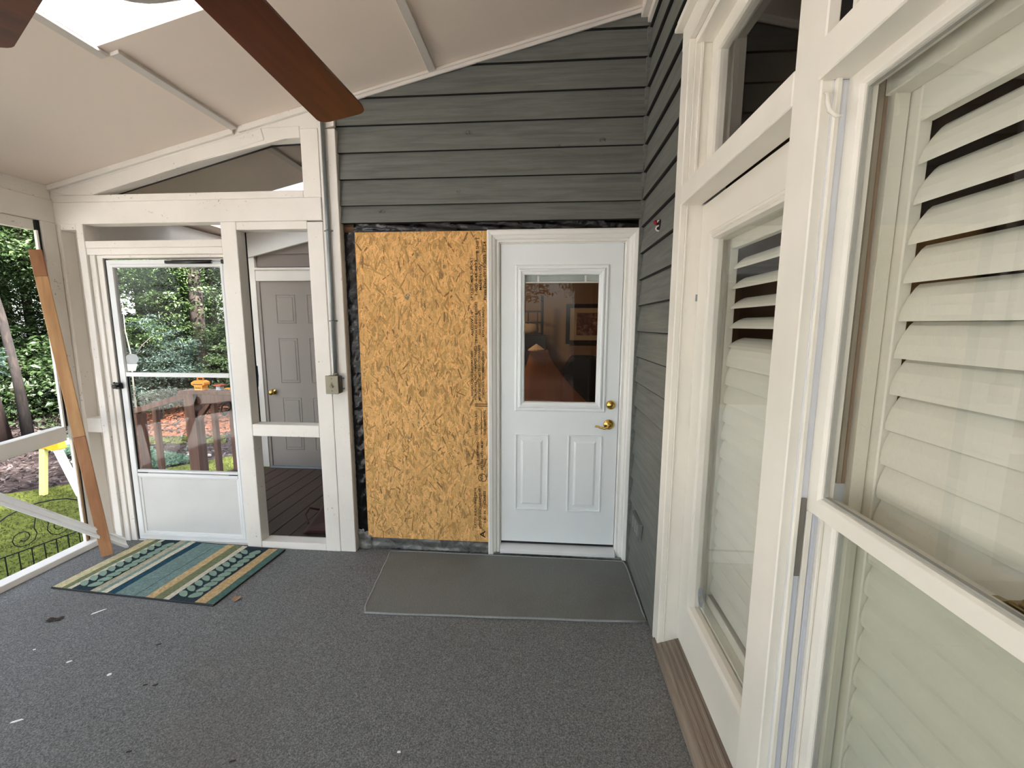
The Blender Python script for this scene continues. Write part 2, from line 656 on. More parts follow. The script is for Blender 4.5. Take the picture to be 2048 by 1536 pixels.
def copy_tree(o, loc, rotz=0.0, scale=1.0, label=None, group=None, ch=None):
    r = o.copy()
    COL.objects.link(r)
    r.location = loc
    r.rotation_euler = (0, 0, rotz)
    r.scale = (scale, scale, scale)
    if label:
        r['label'] = label
    if group:
        r['group'] = group
    for c in (ch if ch is not None else kids(o)):
        d = c.copy()
        COL.objects.link(d)
        d.parent = r
    return r


def mp_back(y0):
    return lambda u, v, d: (u, y0 - d, v)


def mp_right(x0):
    return lambda u, v, d: (x0 - d, u, v)


def CZ(x, dz=0.0):
    return 3.305 + 0.2358 * x + dz


STRUCT = dict(kind='structure')
YB = 2.84     # sheathing plane of the back wall
YP = 2.77     # front of the white porch framing

# ================================================================== FLOOR
build('floor', MB().box(-3.42, 0.60, -3.4, 2.86, -0.05, 0.0), 'carpet', None, kind='structure')

# ================================================================== BACK WALL (sided)
wb = root('wall_back', (-0.4, YB, 0), kind='structure')
shm = MB().prism([(-1.335, YB, 0), (-0.335, YB, 0), (-0.335, YB, 2.165), (0.535, YB, 2.165), (0.535, YB, 0), (0.64, YB, 0), (0.64, YB, CZ(0.64) + 0.1), (-1.335, YB, CZ(-1.335) + 0.1)],
                 [(-1.335, 2.97, 0), (-0.335, 2.97, 0), (-0.335, 2.97, 2.165), (0.535, 2.97, 2.165), (0.535, 2.97, 0), (0.64, 2.97, 0), (0.64, 2.97, CZ(0.64) + 0.1), (-1.335, 2.97, CZ(-1.335) + 0.1)])
build('sheathing', shm, 'dark_void', wb)


def paint_lap_shadow(o):
    """shadow under a lap board, painted near-black on its lower edge"""
    o.data.materials.append(M['lap_shadow'])
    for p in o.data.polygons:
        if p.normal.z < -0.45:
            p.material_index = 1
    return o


def clip_poly(poly, f):
    res = []
    for i in range(len(poly)):
        p, q = poly[i], poly[(i + 1) % len(poly)]
        fp, fq = f(p), f(q)
        if fp >= 0:
            res.append(p)
        if fp * fq < 0:
            t = fp / (fp - fq)
            res.append((p[0] + (q[0] - p[0]) * t, p[1] + (q[1] - p[1]) * t))
    return res


ZS = [2.257, 2.364, 2.5235, 2.683, 2.8425, 3.002, 3.165, 3.325, 3.48]
for k in range(len(ZS) - 1):
    zb, zt = ZS[k], ZS[k + 1] + 0.012
    poly = [(-1.352, zb), (0.572, zb), (0.572, zt), (-1.352, zt)]
    poly = clip_poly(poly, lambda p: CZ(p[0], 0.0) - p[1])
    if len(poly) < 3:
        continue
    fr = [(x, 2.792 + 0.028 * (z - zb) / (ZS[k + 1] - zb + 0.03) + 0.001 * random.uniform(-1, 1), z) for x, z in poly]
    bk = [(x, 2.8395, z) for x, z in poly]
    paint_lap_shadow(build('siding_board', MB().prism(fr, bk), 'siding_x', wb))
bx('corner_board', (0.566, 0.592, 2.802, 2.8395, 0.0, 3.42), 'siding_y', wb, 0.002)
bx('blocking', (-1.333, -1.262, 2.828, 2.8395, 2.205, 2.256), 'rough_stud', wb, 0.002)


def crumple(x0, x1, z0, z1, y, amp, seed, nx, nz, fx=20, fz=20, ragged=0.0):
    r = random.Random(seed)
    ph = [r.uniform(0, 6.28) for _ in range(8)]

    def fn(u, v):
        x = x0 + (x1 - x0) * u
        z = z0 + (z1 - z0) * v
        d = math.sin(fz * z + ph[0] + 2 * math.sin(fx * x + ph[1])) * math.sin(fx * 0.7 * x + ph[2]) + 0.6 * math.sin(fz * 2.3 * z + fx * x * 0.4 + ph[3]) + 0.5 * r.uniform(-1, 1)
        if v in (0.0, 1.0):
            z += ragged * r.uniform(-1, 1)
        return (x, y - 0.004 - amp * (1.2 + d), z)
    return MB().grid(fn, nx, nz)


build('plastic_sheet', crumple(-1.329, -1.253, 0.10, 2.205, 2.836, 0.0030, 3, 8, 120, 40, 55), 'black_sheet', None,
      'strip of crumpled black plastic sheeting beside the strand board', 'plastic sheet', smooth=True)
build('plastic_sheet', crumple(-1.262, 0.583, 2.198, 2.257, 2.836, 0.0030, 4, 150, 8, 34, 60), 'black_sheet', None,
      'strip of crumpled black plastic sheeting under the lowest siding board', 'plastic sheet', smooth=True)
build('plastic_sheet', crumple(0.572, 0.590, 0.0, 2.20, 2.834, 0.0015, 14, 3, 60, 40, 55), 'black_sheet', None,
      'narrow black plastic strip between white door frame and right wall', 'plastic sheet', smooth=True)
build('flashing_strip', crumple(-1.243, -0.384, 0.004, 0.108, 2.838, 0.0032, 5, 60, 10, 14, 42, 0.006), 'flashing', None,
      'crumpled grey metal flashing along the foot of the strand board', 'flashing', smooth=True)
build('flashing_strip', crumple(-1.329, -1.232, 0.005, 0.150, 2.832, 0.0045, 6, 14, 18, 26, 30, 0.004), 'flashing', None,
      'bent grey metal flashing tab at the foot of white post', 'flashing', smooth=True)
build('flashing_strip', crumple(-0.384, 0.580, 0.002, 0.020, 2.826, 0.004, 8, 70, 4, 18, 60, 0.004), 'flashing', None,
      'thin wrinkled foil strip under the white door threshold', 'flashing', smooth=True)

# ------------------------------------------------------------------ strand board with print
osb = root('strand_board', (-0.82, 2.83, 0.09), 'tan oriented strand board sheet with printed text, left of white door', 'board')
bx('sheet', (-1.255, -0.384, 2.8215, 2.8335, 0.092, 2.204), 'osb_base', osb, 0.001)
NS = 6000
vs, fs, tones = [], [], []
rs = random.Random(11)
for i in range(NS):
    big = i < 2000
    if big:
        L = rs.uniform(0.05, 0.15)
        w = rs.uniform(0.010, 0.034)
    else:
        L = rs.uniform(0.018, 0.085)
        w = rs.uniform(0.0025, 0.011)
    a = math.pi / 2 + rs.gauss(0, 0.50)
    cx, cz = rs.uniform(-1.25, -0.389), rs.uniform(0.097, 2.199)
    ca, sa = math.cos(a), math.sin(a)
    y = 2.8213 - 0.0012 * i / NS
    k1, k2 = rs.uniform(-0.35, 0.35), rs.uniform(-0.35, 0.35)
    pts = [(-L / 2, -w / 2 * (1 + k1)), (L / 2 * (1 - abs(k1)), -w / 2), (L / 2, w / 2 * (1 + k2)), (-L / 2 * (1 - abs(k2)), w / 2)]
    b = len(vs)
    for (p, q) in pts:
        X, Z = cx + p * ca - q * sa, cz + p * sa + q * ca
        vs.append((min(max(X, -1.2545), -0.3845), y, min(max(Z, 0.0925), 2.2035)))
    fs.append((b, b + 1, b + 2, b + 3))
    r_ = rs.random()
    if r_ < 0.12 and not big:
        t = rs.choice([(0.30, 0.16, 0.06), (0.40, 0.22, 0.08), (0.46, 0.26, 0.10)])
    elif r_ < 0.012 and big:
        t = rs.choice([(0.34, 0.20, 0.09), (0.27, 0.24, 0.16)])
    else:
        q = rs.choice([0.66, 0.78, 0.88, 0.96, 1.0, 1.04, 1.10, 1.18]) if big else rs.choice([0.58, 0.74, 0.86, 0.96, 1.02, 1.10, 1.22])
        t = (0.80 * q, 0.470 * q, 0.172 * q * (0.8 + 0.25 * q))
    tones += [t] * 4
mb = MB()
mb.v, mb.f = vs, fs
so_ = build('wood_strands', mb, 'osb_strand', osb, kind='stuff', fixn=False)
ca_ = so_.data.color_attributes.new('tone', 'FLOAT_COLOR', 'POINT')
ca_.data.foreach_set('color', np.array([t + (1.0,) for t in tones], dtype=np.float32).ravel())


def text_mesh(lines, mat, parent, name='printed_text'):
    """lines: (string, matrix) -> flat letters, all of one print joined into one mesh"""
    mb = MB()
    for (s, width, height, mtx) in lines:
        cu = bpy.data.curves.new('t', 'FONT')
        cu.body = s
        cu.resolution_u = 2
        cu.offset = 0.018
        o = bpy.data.objects.new('t', cu)
        COL.objects.link(o)
        bpy.context.view_layer.update()
        me = bpy.data.meshes.new_from_object(o.evaluated_get(bpy.context.evaluated_depsgraph_get()))
        if len(me.vertices):
            a = np.array([v.co for v in me.vertices])
            lo, hi = a.min(0), a.max(0)
            sx = width / max(hi[0] - lo[0], 1e-6)
            sy = height / max(hi[1] - lo[1], 1e-6)
            vs = [mtx @ Vector(((p[0] - lo[0]) * sx, (p[1] - lo[1]) * sy, 0)) for p in a]
            mb.add(vs, [tuple(p.vertices) for p in me.polygons])
        bpy.data.objects.remove(o)
        bpy.data.curves.remove(cu)
        bpy.data.meshes.remove(me)
    return build(name, mb, mat, parent, kind='stuff', fixn=False)


def osb_xy(px, py):
    d = Fv + R2 * ((px - 1024) / F_PX) - U2 * ((py - 768) / F_PX)
    t = 2.819 / d.y
    return d.x * t, CAM_H + d.z * t


OT = [('LP CUSTOMER SUPPORT', 946.5, 515, 600, 6.0), ('1-800-648-6893', 955, 520, 590, 6.0), ('MADE IN USA', 963.5, 530, 580, 6.0),
      ('B SHIFT', 957.5, 474, 506, 7.0), ('Press Date:09/19/2025 11:14', 972.5, 483, 600, 6.5),
      ('ALLOW 1/8"', 947, 620, 672, 5.5), ('1/8 INCH AT ENDS & EDGES', 955, 604, 686, 5.5), ('THIS SIDE DOWN', 962.5, 620, 670, 5.5), ('ESTE LADO ABAJO', 969.5, 614, 674, 5.5),
      ('INSTALLATION INFORMATION', 947, 703, 792, 5.0), ('FOR PROPER PERFORMANCE PANELS', 954, 692, 799, 5.0), ('MUST BE INSTALLED IN ACCORDANCE', 961.5, 690, 801, 5.0),
      ('WITH APA RECOMMENDATIONS', 969, 702, 791, 5.0),
      ('STRENGTH AXIS', 955, 821, 870, 6.0), ('THIS DIRECTION', 972.5, 821, 871, 6.0),
      ('PS 2-18 SHEATHING', 958, 884, 938, 5.5), ('PRP-108 HUD-UM-40', 967, 882, 940, 5.5),
      ('RATED SHEATHING 24/16', 953.5, 976, 1056, 5.5), ('SIZED FOR SPACING EXPOSURE 1', 963, 973, 1058, 5.5), ('0.451 IN. THICKNESS', 972, 982, 1046, 5.5),
      ('A', 967.5, 1062, 1076, 13.0), ('APA', 965.5, 948.5, 962.5, 7.0)]
lines = []
for (s, px, y0, y1, hgt) in OT:
    px = px - 2.5
    hgt *= 0.9
    xa, za = osb_xy(px + hgt / 2, y1)
    xb, zb = osb_xy(px + hgt / 2, y0)
    Ln = zb - za
    hm = hgt * 2.86 / 858
    mt = Matrix(((0, -1, 0, xa), (0, 0, -1, 2.8193), (1, 0, 0, za), (0, 0, 0, 1)))
    lines.append((s, Ln, hm, mt))
text_mesh(lines, 'print_ink', osb)
pm = MB()
for py in (808, 812):
    (xa, za), (xb, zb) = osb_xy(950, py), osb_xy(976, py)
    pm.add([(xa, 2.8193, za - 0.0025), (xb, 2.8193, za - 0.0025), (xb, 2.8193, za + 0.0025), (xa, 2.8193, za + 0.0025)], [(0, 1, 2, 3)])
(xa, za), (xb, zb) = osb_xy(963, 868), osb_xy(963, 823)
pm.add([(xa - 0.002, 2.8193, za), (xa + 0.002, 2.8193, za), (xa + 0.002, 2.8193, zb), (xa - 0.002, 2.8193, zb)], [(0, 1, 2, 3)])
xc, zc = osb_xy(965, 955.5)
n = 24
vs = [(xc + rr * math.cos(2 * math.pi * k / n), 2.8193, zc + rr * 1.0 * math.sin(2 * math.pi * k / n)) for rr in (0.030, 0.026) for k in range(n)]
pm.add(vs, [(k, (k + 1) % n, n + (k + 1) % n, n + k) for k in range(n)])
build('printed_lines', pm, 'print_ink', osb, kind='stuff', fixn=False)

# ================================================================== DOOR 1: white half-light door
d1 = root('door_1', (0.09, YB, 0), kind='structure')
mpB = mp_back(YB)
# brick mould frame (three sides) with stepped profile
build('door_frame', MB().ring(mpB, (-0.383, 0.573, 0.004, 2.207), [(0, 0.0), (0, 0.030), (0.010, 0.034), (0.030, 0.030), (0.036, 0.022), (0.044, 0.020), (0.054, 0.014), (0.058, 0.004), (0.074, 0.004), (0.074, -0.012), (0.082, -0.012), (0.082, -0.10), (0, -0.10)], True), 'vinyl_white', d1, bevel=0.0012)
# slab: stiles and rails round the glass opening, one mesh
build('door_slab', MB().plate(mp_back(YB + 0.014), (-0.297, 0.487, 0.092, 2.124), (-0.180, 0.377, 1.055, 1.970), 0, -0.041), 'door_white', d1)
# lite frame moulding
build('glass_frame', MB().ring(mp_back(YB + 0.0135), (-0.205, 0.402, 1.030, 1.994), [(0, 0.0), (0.004, 0.006), (0.012, 0.009), (0.018, 0.004), (0.024, 0.004), (0.030, 0.014), (0.040, 0.016), (0.046, 0.010), (0.062, 0.006), (0.065, -0.004), (0.067, -0.014), (0.0, -0.014)]), 'door_white', d1, bevel=0.0008)
build('glass_pane', MB().add([(-0.135, YB + 0.020, 1.098), (0.334, YB + 0.020, 1.098), (0.334, YB + 0.020, 1.928), (-0.135, YB + 0.020, 1.928)], [(0, 1, 2, 3)]), 'glass_door', d1, fixn=False)
# raised mini blind between the panes
bl = build('blind', MB().box(-0.137, 0.334, YB + 0.0290, YB + 0.040, 1.891, 1.936), 'blind_grey', d1)
bx('blind_rail', (-0.137, 0.334, YB + 0.0285, YB + 0.040, 1.880, 1.889), 'vinyl_white', bl, 0.001)
bx('blind_clip', (-0.060, -0.048, YB + 0.0275, YB + 0.0288, 1.884, 1.926), 'vinyl_white', bl, 0.001)
bx('blind_clip', (0.245, 0.257, YB + 0.0275, YB + 0.0288, 1.884, 1.926), 'vinyl_white', bl, 0.001)
# two raised panels
for (u0, u1) in ((-0.202, 0.030), (0.157, 0.390)):
    build('door_panel', MB().dish(mp_back(YB + 0.0138), (u0, u1, 0.327, 0.872), [(0, 0.0), (0.004, 0.007), (0.010, 0.007), (0.017, -0.009), (0.026, -0.009), (0.029, -0.005), (0.056, 0.005), (0.058, 0.005)]), 'door_white', d1, fixn=False)
# sill
sil = MB().prism([(-0.302, 2.806, 0.022), (0.494, 2.806, 0.022), (0.494, 2.806, 0.046), (-0.302, 2.806, 0.046)][:],
                 [(-0.302, 2.90, 0.022), (0.494, 2.90, 0.022), (0.494, 2.90, 0.078), (-0.302, 2.90, 0.078)])
build('sill', sil, 'alum_white', d1, bevel=0.002)
bx('door_sweep', (-0.297, 0.487, YB + 0.016, YB + 0.05, 0.076, 0.096), 'black_gasket', d1, 0.001)
# deadbolt and lever
db = build('deadbolt', MB().lathe((0.437, YB + 0.014, 1.083), (0, -1, 0), [(0.031, 0), (0.032, 0.004), (0.027, 0.014), (0.022, 0.018), (0.015, 0.020), (0.013, 0.024), (0.001, 0.025)], 28), 'brass', d1, smooth=True)
ORG[db.name] = ORG[d1.name]
build('keyway', MB().box(0.4355, 0.4385, YB - 0.0125, YB - 0.0105, 1.077, 1.089), 'print_black', db)
lv = build('lever_handle', MB().lathe((0.428, YB + 0.014, 0.949), (0, -1, 0), [(0.034, 0), (0.035, 0.004), (0.031, 0.010), (0.020, 0.013), (0.013, 0.016), (0.012, 0.038), (0.015, 0.042), (0.015, 0.050), (0.001, 0.052)], 28), 'brass', d1, smooth=True)
build('lever', MB().tube([(0.430, YB - 0.034, 0.949), (0.415, YB - 0.036, 0.940), (0.392, YB - 0.036, 0.933), (0.370, YB - 0.034, 0.937), (0.352, YB - 0.032, 0.944), (0.338, YB - 0.032, 0.945), (0.331, YB - 0.032, 0.943)], [0.010, 0.010, 0.0085, 0.007, 0.0065, 0.007, 0.004], 10), 'brass', lv, smooth=True)

# ---------------------------------------------------------------- room behind door 1
rm = root('wall_room', (0.3, 6.0, 0), kind='structure')
bx('wall_panel', (-1.20, 0.335, 6.0, 6.10, 0, 2.9), 'room_wall', rm)
bx('wall_panel', (0.335, 2.2, 5.75, 5.85, 0, 2.9), 'room_wall_dark', rm)
bx('wall_panel', (0.325, 0.335, 5.75, 6.05, 0, 2.9), 'room_wall', rm)
bx('wall_panel', (-1.30, -1.20, 2.98, 6.10, 0, 2.9), 'room_wall', rm)
bx('wall_panel', (2.2, 2.3, 2.98, 6.10, 0, 2.9), 'room_wall_dark', rm)
build('floor_room', MB().box(-1.3, 2.3, 2.975, 6.10, -0.05, 0.0), 'raw_wood', None, kind='structure')
build('ceiling_room', MB().box(-1.3, 2.3, 2.975, 6.10, 2.9, 2.95), 'room_wall', None, kind='structure')
rl = bpy.data.lights.new('room_fill', 'POINT')  # unseen warm point light added to brighten the room and net
rl.energy = 5.0
rl.color = (1.0, 0.72, 0.45)
rl.shadow_soft_size = 0.15
rlo = bpy.data.objects.new('room_fill', rl)
COL.objects.link(rlo)
rlo.location = (-0.7, 4.3, 2.5)

# picture on the dark wall
pf = root('framed_picture', (0.62, 5.745, 1.45), 'dark framed picture on brown wall behind white door glass', 'picture')
mpP = mp_back(5.748)
build('picture_frame', MB().ring(mpP, (0.26, 1.02, 1.36, 1.88), [(0, 0), (0, 0.03), (0.05, 0.018), (0.05, 0.0)]), 'frame_black', pf)
bx('mat_board', (0.30, 0.98, 5.738, 5.746, 1.40, 1.84), 'mat_board', pf)
m = NT('picture_art')
v = m.coords((1, 1, 1))
f = m.noise(v, 14, 5, 0.7)
m.bsdf(m.ramp(f, [(0.3, rgb(44, 24, 26)), (0.5, rgb(86, 50, 44)), (0.7, rgb(150, 120, 100))]), 0.6)
bx('art_print', (0.40, 0.88, 5.734, 5.7375, 1.475, 1.765), 'picture_art', pf, 0)

# armchair back
ac = MB()
pts = []
for k in range(13):
    t = k / 12
    x = 0.22 + 0.50 * t
    top = 1.24 - 0.16 * max(0, abs(t - 0.5) - 0.32) / 0.18
    pts.append((x, top))
front = [(0.18, 5.25, 0.35)] + [(x, 5.25, z) for x, z in pts] + [(0.74, 5.25, 0.35)]
back = [(0.18, 5.40, 0.35)] + [(x, 5.40, z) for x, z in pts] + [(0.74, 5.40, 0.35)]
ch = root('armchair', (0.46, 5.2, 0), 'black armchair with rounded back behind the white door glass', 'chair')
build('backrest', ac.prism(front, back), 'chair_black', ch, bevel=0.03, seg=3)
bx('seat', (0.18, 0.74, 4.75, 5.25, 0.28, 0.46), 'chair_black', ch, 0.03, seg=3)
for px_ in (0.10, 0.74):
    bx('armrest', (px_, px_ + 0.09, 4.72, 5.30, 0.28, 0.68), 'chair_black', ch, 0.03, seg=3)
for px_ in (0.14, 0.74):
    for py_ in (4.78, 5.32):
        bx('leg', (px_, px_ + 0.05, py_, py_ + 0.05, 0.0, 0.28), 'frame_black', ch)

# sheer canopy net
cn = root('canopy_net', (-0.08, 4.2, 0), 'sheer orange canopy net draped from a point behind door glass', 'canopy')
AP = (-0.09, 4.2, 1.42)


def netf(u, v):
    a = 2 * math.pi * u
    rr = 0.075 + 0.55 * (v ** 1.5) + 0.10 * v
    rr *= 1 + 0.06 * v * math.sin(9 * a) + 0.04 * math.sin(23 * a) * v
    ex = 1.45 if math.cos(a) > 0 else 0.8
    return (AP[0] + rr * ex * math.cos(a), AP[1] + rr * 0.7 * math.sin(a), AP[2] - 0.05 - 0.98 * v)


build('net', MB().grid(netf, 72, 14), 'net_sheer', cn, smooth=True, fixn=False)
build('cap', MB().lathe((AP[0], AP[1], AP[2] - 0.06), (0, 0, 1), [(0.085, 0), (0.080, 0.012), (0.035, 0.045), (0.004, 0.065)], 14), 'linen', cn)
# wire shelf basket with towels
wbk = root('wire_basket', (-0.23, 5.6, 0), 'wire basket stand with folded linens at left of door glass', 'basket')
build('pole', MB().tube([(-0.05, 5.6, 0), (-0.05, 5.6, 1.98)], 0.018, 8), 'frame_black', wbk)
for z in (1.50, 1.64, 1.78):
    build('wire_hoop', MB().tube([(-0.23 + 0.17 * math.cos(t * 0.5236), 5.6 + 0.12 * math.sin(t * 0.5236), z) for t in range(12)], 0.009, 6, True), 'basket_wire', wbk)
for t in range(8):
    x, y = -0.23 + 0.17 * math.cos(t * 0.785), 5.6 + 0.12 * math.sin(t * 0.785)
    build('wire_upright', MB().tube([(x, y, 1.49), (x, y, 1.79)], 0.006, 5), 'basket_wire', wbk)
build('linen', MB().lathe((-0.23, 5.6, 1.50), (0, 0, 1), [(0.13, 0), (0.14, 0.05), (0.13, 0.12), (0.08, 0.15), (0.01, 0.155)], 12), 'linen', wbk, smooth=True)
bx('base', (-0.40, 0.0, 5.45, 5.75, 0, 1.48), 'frame_black', wbk)

# ================================================================== RIGHT WALL
wr = root('wall_right', (0.60, 0.5, 0), kind='structure')
# studs / core of the wall round the openings (one mesh each, the pieces meet behind the casings)
XC0, XC1 = 0.602, 0.665
core = [(2.0, 2.86, 0.0, 3.45), (-3.4, 2.0, 2.79, 3.45), (1.04, 1.145, 0.0, 2.79), (0.02, 1.04, 0.0, 0.30), (-3.4, 0.02, 0.0, 2.79)]
for (y0, y1, z0, z1) in core:
    bx('wall_core', (XC0, XC1, y0, y1, z0, z1), 'dark_void', wr, 0)
ZR = [2.364 + 0.1595 * k for k in range(-15, 7)]
for k, zb in enumerate(ZR):
    zt = zb + 0.1595 + 0.012
    z0 = max(zb, 0.0)
    ya = 2.094 if zt < 2.93 else -3.4
    if zb < 2.93 < zt:
        ya = 2.094
    if z0 >= 3.40:
        continue
    zt = min(zt, 3.42)
    y1 = 2.836
    xk = 0.5765 + 0.0195 * 0.006 / (zt - z0)
    a = [(0.5815, ya, z0), (0.5815, y1, z0), (0.5955, y1, zt), (0.5955, ya, zt)]
    b = [(0.6015, ya, z0), (0.6015, y1, z0), (0.6015, y1, zt), (0.6015, ya, zt)]
    pr_ = [(0.6015, z0), (0.5815, z0), (xk, z0 + 0.006), (0.5955, zt), (0.6015, zt)]  # chamfer gives the painted lap shadow a visible face
    paint_lap_shadow(build('siding_board', MB().prism([(x, ya, z) for x, z in pr_], [(x, y1, z) for x, z in pr_]), 'siding_y', wr))
bx('siding_board', (0.585, 0.6015, -3.4, -0.10, 0.0, 2.78), 'siding_y', wr, 0.002)
for k in range(2):
    bx('siding_board', (0.585, 0.6015, 0.016, 1.036, 0.135 * k, 0.135 * k + 0.134), 'siding_y', wr, 0.002)
# casings
CX = 0.575
bx('casing', (CX, 0.6018, 2.0, 2.095, 0.0, 2.784), 'white_house', wr)
bx('casing', (CX, 0.6018, 1.0366, 1.1485, 0.0, 2.784), 'white_house', wr)
bx('casing', (CX, 0.6018, -0.09, 0.015, 0.0, 2.784), 'white_house', wr)
bx('head_casing', (CX, 0.6018, -0.10, 2.100, 2.784, 2.875), 'white_house_y', wr)
bx('drip_cap', (0.545, 0.6018, -0.12, 2.125, 2.875, 2.893), 'white_house_y', wr)
bx('drip_cap', (0.552, 0.6018, -0.12, 2.115, 2.893, 2.915), 'white_house_y', wr)
bx('transom_bar', (0.5735, 0.665, 1.148, 1.998, 2.124, 2.204), 'white_house_y', wr)
bx('transom_bar', (0.566, 0.665, 0.018, 1.037, 2.124, 2.204), 'white_house_y', wr)
bx('crown_trim', (0.525, 0.6018, -3.4, 2.80, 3.372, 3.46), 'batten_paint', wr)
bx('crown_trim', (0.560, 0.6018, -3.4, 2.785, 3.335, 3.372), 'batten_paint', wr)
# jambs round the door opening
bx('door_jamb', (0.600, 0.76, 1.9985, 2.03, 0.0, 2.79), 'white_house', wr)
bx('door_jamb', (0.602, 0.76, 1.115, 1.150, 0.0, 2.79), 'white_house', wr)
bx('jamb_stop', (0.600, 0.606, 1.994, 2.0, 0.07, 2.12), 'white_house', wr, 0.001)
bx('head_jamb', (0.602, 0.76, 1.15, 1.998, 2.762, 2.79), 'white_house_y', wr)
# threshold
thr = MB().prism([(0.562, 1.14, 0.0), (0.562, 2.046, 0.0), (0.562, 2.046, 0.028), (0.562, 1.14, 0.028)], [(0.69, 1.14, 0.0), (0.69, 2.046, 0.0), (0.69, 2.046, 0.075), (0.69, 1.14, 0.075)])
build('threshold', thr, 'threshold_wood', wr, bevel=0.003)
for i in range(4):
    x = 0.585 + 0.022 * i
    z = 0.028 + 0.047 * (x - 0.562) / 0.128
    bx('threshold_ridge', (x, x + 0.013, 1.15, 1.996, z - 0.006, z + 0.0065), 'threshold_wood', wr, 0.002)

# ---- door 3: glazed door
d3 = root('door_3', (0.69, 1.57, 0.08), kind='structure')
mpR = mp_right(0.667)
build('door_slab', MB().plate(mpR, (1.160, 1.996, 0.088, 2.118), (1.290, 1.856, 0.333, 1.972), 0, -0.040), 'door_paint', d3, bevel=0.001)
build('glass_frame', MB().ring(mpR, (1.272, 1.874, 0.315, 1.990), [(0, -0.001), (0, 0.004), (0.006, 0.010), (0.014, 0.008), (0.018, 0.002), (0.026, 0.010), (0.034, 0.006), (0.040, -0.014), (0.040, -0.034), (0, -0.034)]), 'door_paint', d3, bevel=0.0008)
build('glass_pane', MB().add([(0.684, 1.308, 0.352), (0.684, 1.838, 0.352), (0.684, 1.838, 1.954), (0.684, 1.308, 1.954)], [(0, 1, 2, 3)]), 'glass_clear', d3, fixn=False)
bx('door_gasket', (0.690, 0.704, 1.16, 1.996, 0.074, 0.090), 'black_gasket', d3, 0)
bx('hinge', (0.660, 0.668, 1.994, 1.9995, 1.715, 1.745), 'galvanized', d3, 0.001)
# oval decal on the glass
n = 20
vs = [(0.6832, 1.775 + rr * 0.030 * math.cos(2 * math.pi * k / n), 0.440 + rr * 0.042 * math.sin(2 * math.pi * k / n)) for rr in (1.0, 0.62) for k in range(n)]
build('decal', MB().add(vs, [(k, (k + 1) % n, n + (k + 1) % n, n + k) for k in range(n)]), 'decal_blue', d3, fixn=False)

# ---- window 1: transom over the door
w1 = root('window_1', (0.68, 1.57, 2.2), kind='structure')
mpT = mp_right(0.668)
build('sash', MB().ring(mpT, (1.152, 1.996, 2.204, 2.764), [(0, 0), (0.064, 0), (0.068, -0.010), (0.068, -0.040), (0, -0.040)]), 'white_house', w1, bevel=0.001)
bx('jamb_bead', (0.622, 0.632, 1.988, 1.998, 2.205, 2.762), 'white_house', w1, 0.001)
build('glass_pane', MB().add([(0.690, 1.21, 2.26), (0.690, 1.94, 2.26), (0.690, 1.94, 2.71), (0.690, 1.21, 2.71)], [(0, 1, 2, 3)]), 'glass_clear', w1, fixn=False)

# ---- window 3: transom over the tall window
w3 = root('window_3', (0.68, 0.53, 2.2), kind='structure')
build('sash', MB().ring(mpT, (0.022, 1.034, 2.204, 2.764), [(0, 0), (0.064, 0), (0.068, -0.010), (0.068, -0.040), (0, -0.040)]), 'white_house', w3, bevel=0.001)
bx('jamb_bead', (0.622, 0.632, 1.026, 1.036, 2.205, 2.762), 'white_house', w3, 0.001)
build('glass_pane', MB().add([(0.690, 0.08, 2.26), (0.690, 0.978, 2.26), (0.690, 0.978, 2.71), (0.690, 0.08, 2.71)], [(0, 1, 2, 3)]), 'glass_clear', w3, fixn=False)

# ---- window 2: tall double-hung window
w2 = root('window_2', (0.64, 0.53, 0.3), kind='structure')
bx('window_jamb', (0.600, 0.745, 1.0365, 1.06, 0.30, 2.125), 'jamb_sky_tint', w2, 0.001)
bx('window_jamb', (0.602, 0.745, -0.02, 0.0185, 0.30, 2.125), 'white_house', w2, 0.001)
bx('blind_stop', (0.602, 0.612, 1.026, 1.0365, 0.30, 2.124), 'white_house', w2, 0.001)
bx('sash_track', (0.645, 0.652, 1.031, 1.0365, 0.30, 1.17), 'track_sky_tint', w2, 0.0005)
bx('parting_bead', (0.660, 0.667, 1.022, 1.0365, 0.30, 1.19), 'white_house', w2, 0.001)
bx('sash_track', (0.630, 0.643, 1.029, 1.0365, 0.30, 1.17), 'white_house', w2, 0.001)
bx('track_cover', (0.615, 0.628, 1.031, 1.0365, 1.00, 1.20), 'track_grey', w2, 0.0005)
bx('sash_track', (0.615, 0.627, 1.0325, 1.0365, 0.30, 1.00), 'track_sky_tint', w2, 0.0005)
mpU = mp_right(0.630)
us = build('upper_sash', MB().ring(mpU, (0.020, 1.0355, 1.172, 2.135), [(0, 0), (0.036, 0), (0.042, -0.006), (0.044, -0.012), (0.046, -0.030), (0, -0.030)]), 'white_house', w2, bevel=0.001)
build('glass_pane', MB().add([(0.646, 0.06, 1.21), (0.646, 0.995, 1.21), (0.646, 0.995, 2.10), (0.646, 0.06, 2.10)], [(0, 1, 2, 3)]), 'glass_clear', w2, fixn=False)
mpL = mp_right(0.668)
build('lower_sash', MB().ring(mpL, (0.020, 1.0355, 0.305, 1.1985), [(0, 0), (0.040, 0), (0.046, -0.006), (0.048, -0.012), (0.050, -0.032), (0, -0.032)]), 'white_house', w2, bevel=0.001)
build('glass_pane', MB().add([(0.685, 0.06, 0.35), (0.685, 0.99, 0.35), (0.685, 0.99, 1.165), (0.685, 0.06, 1.165)], [(0, 1, 2, 3)]), 'glass_tint', w2, fixn=False)
build('glazing_bead', MB().ring(mpU, (0.066, 0.9895, 1.218, 2.089), [(0, -0.008), (0.004, -0.008), (0.005, -0.0155), (0, -0.0155)]), 'bead_grey', w2)
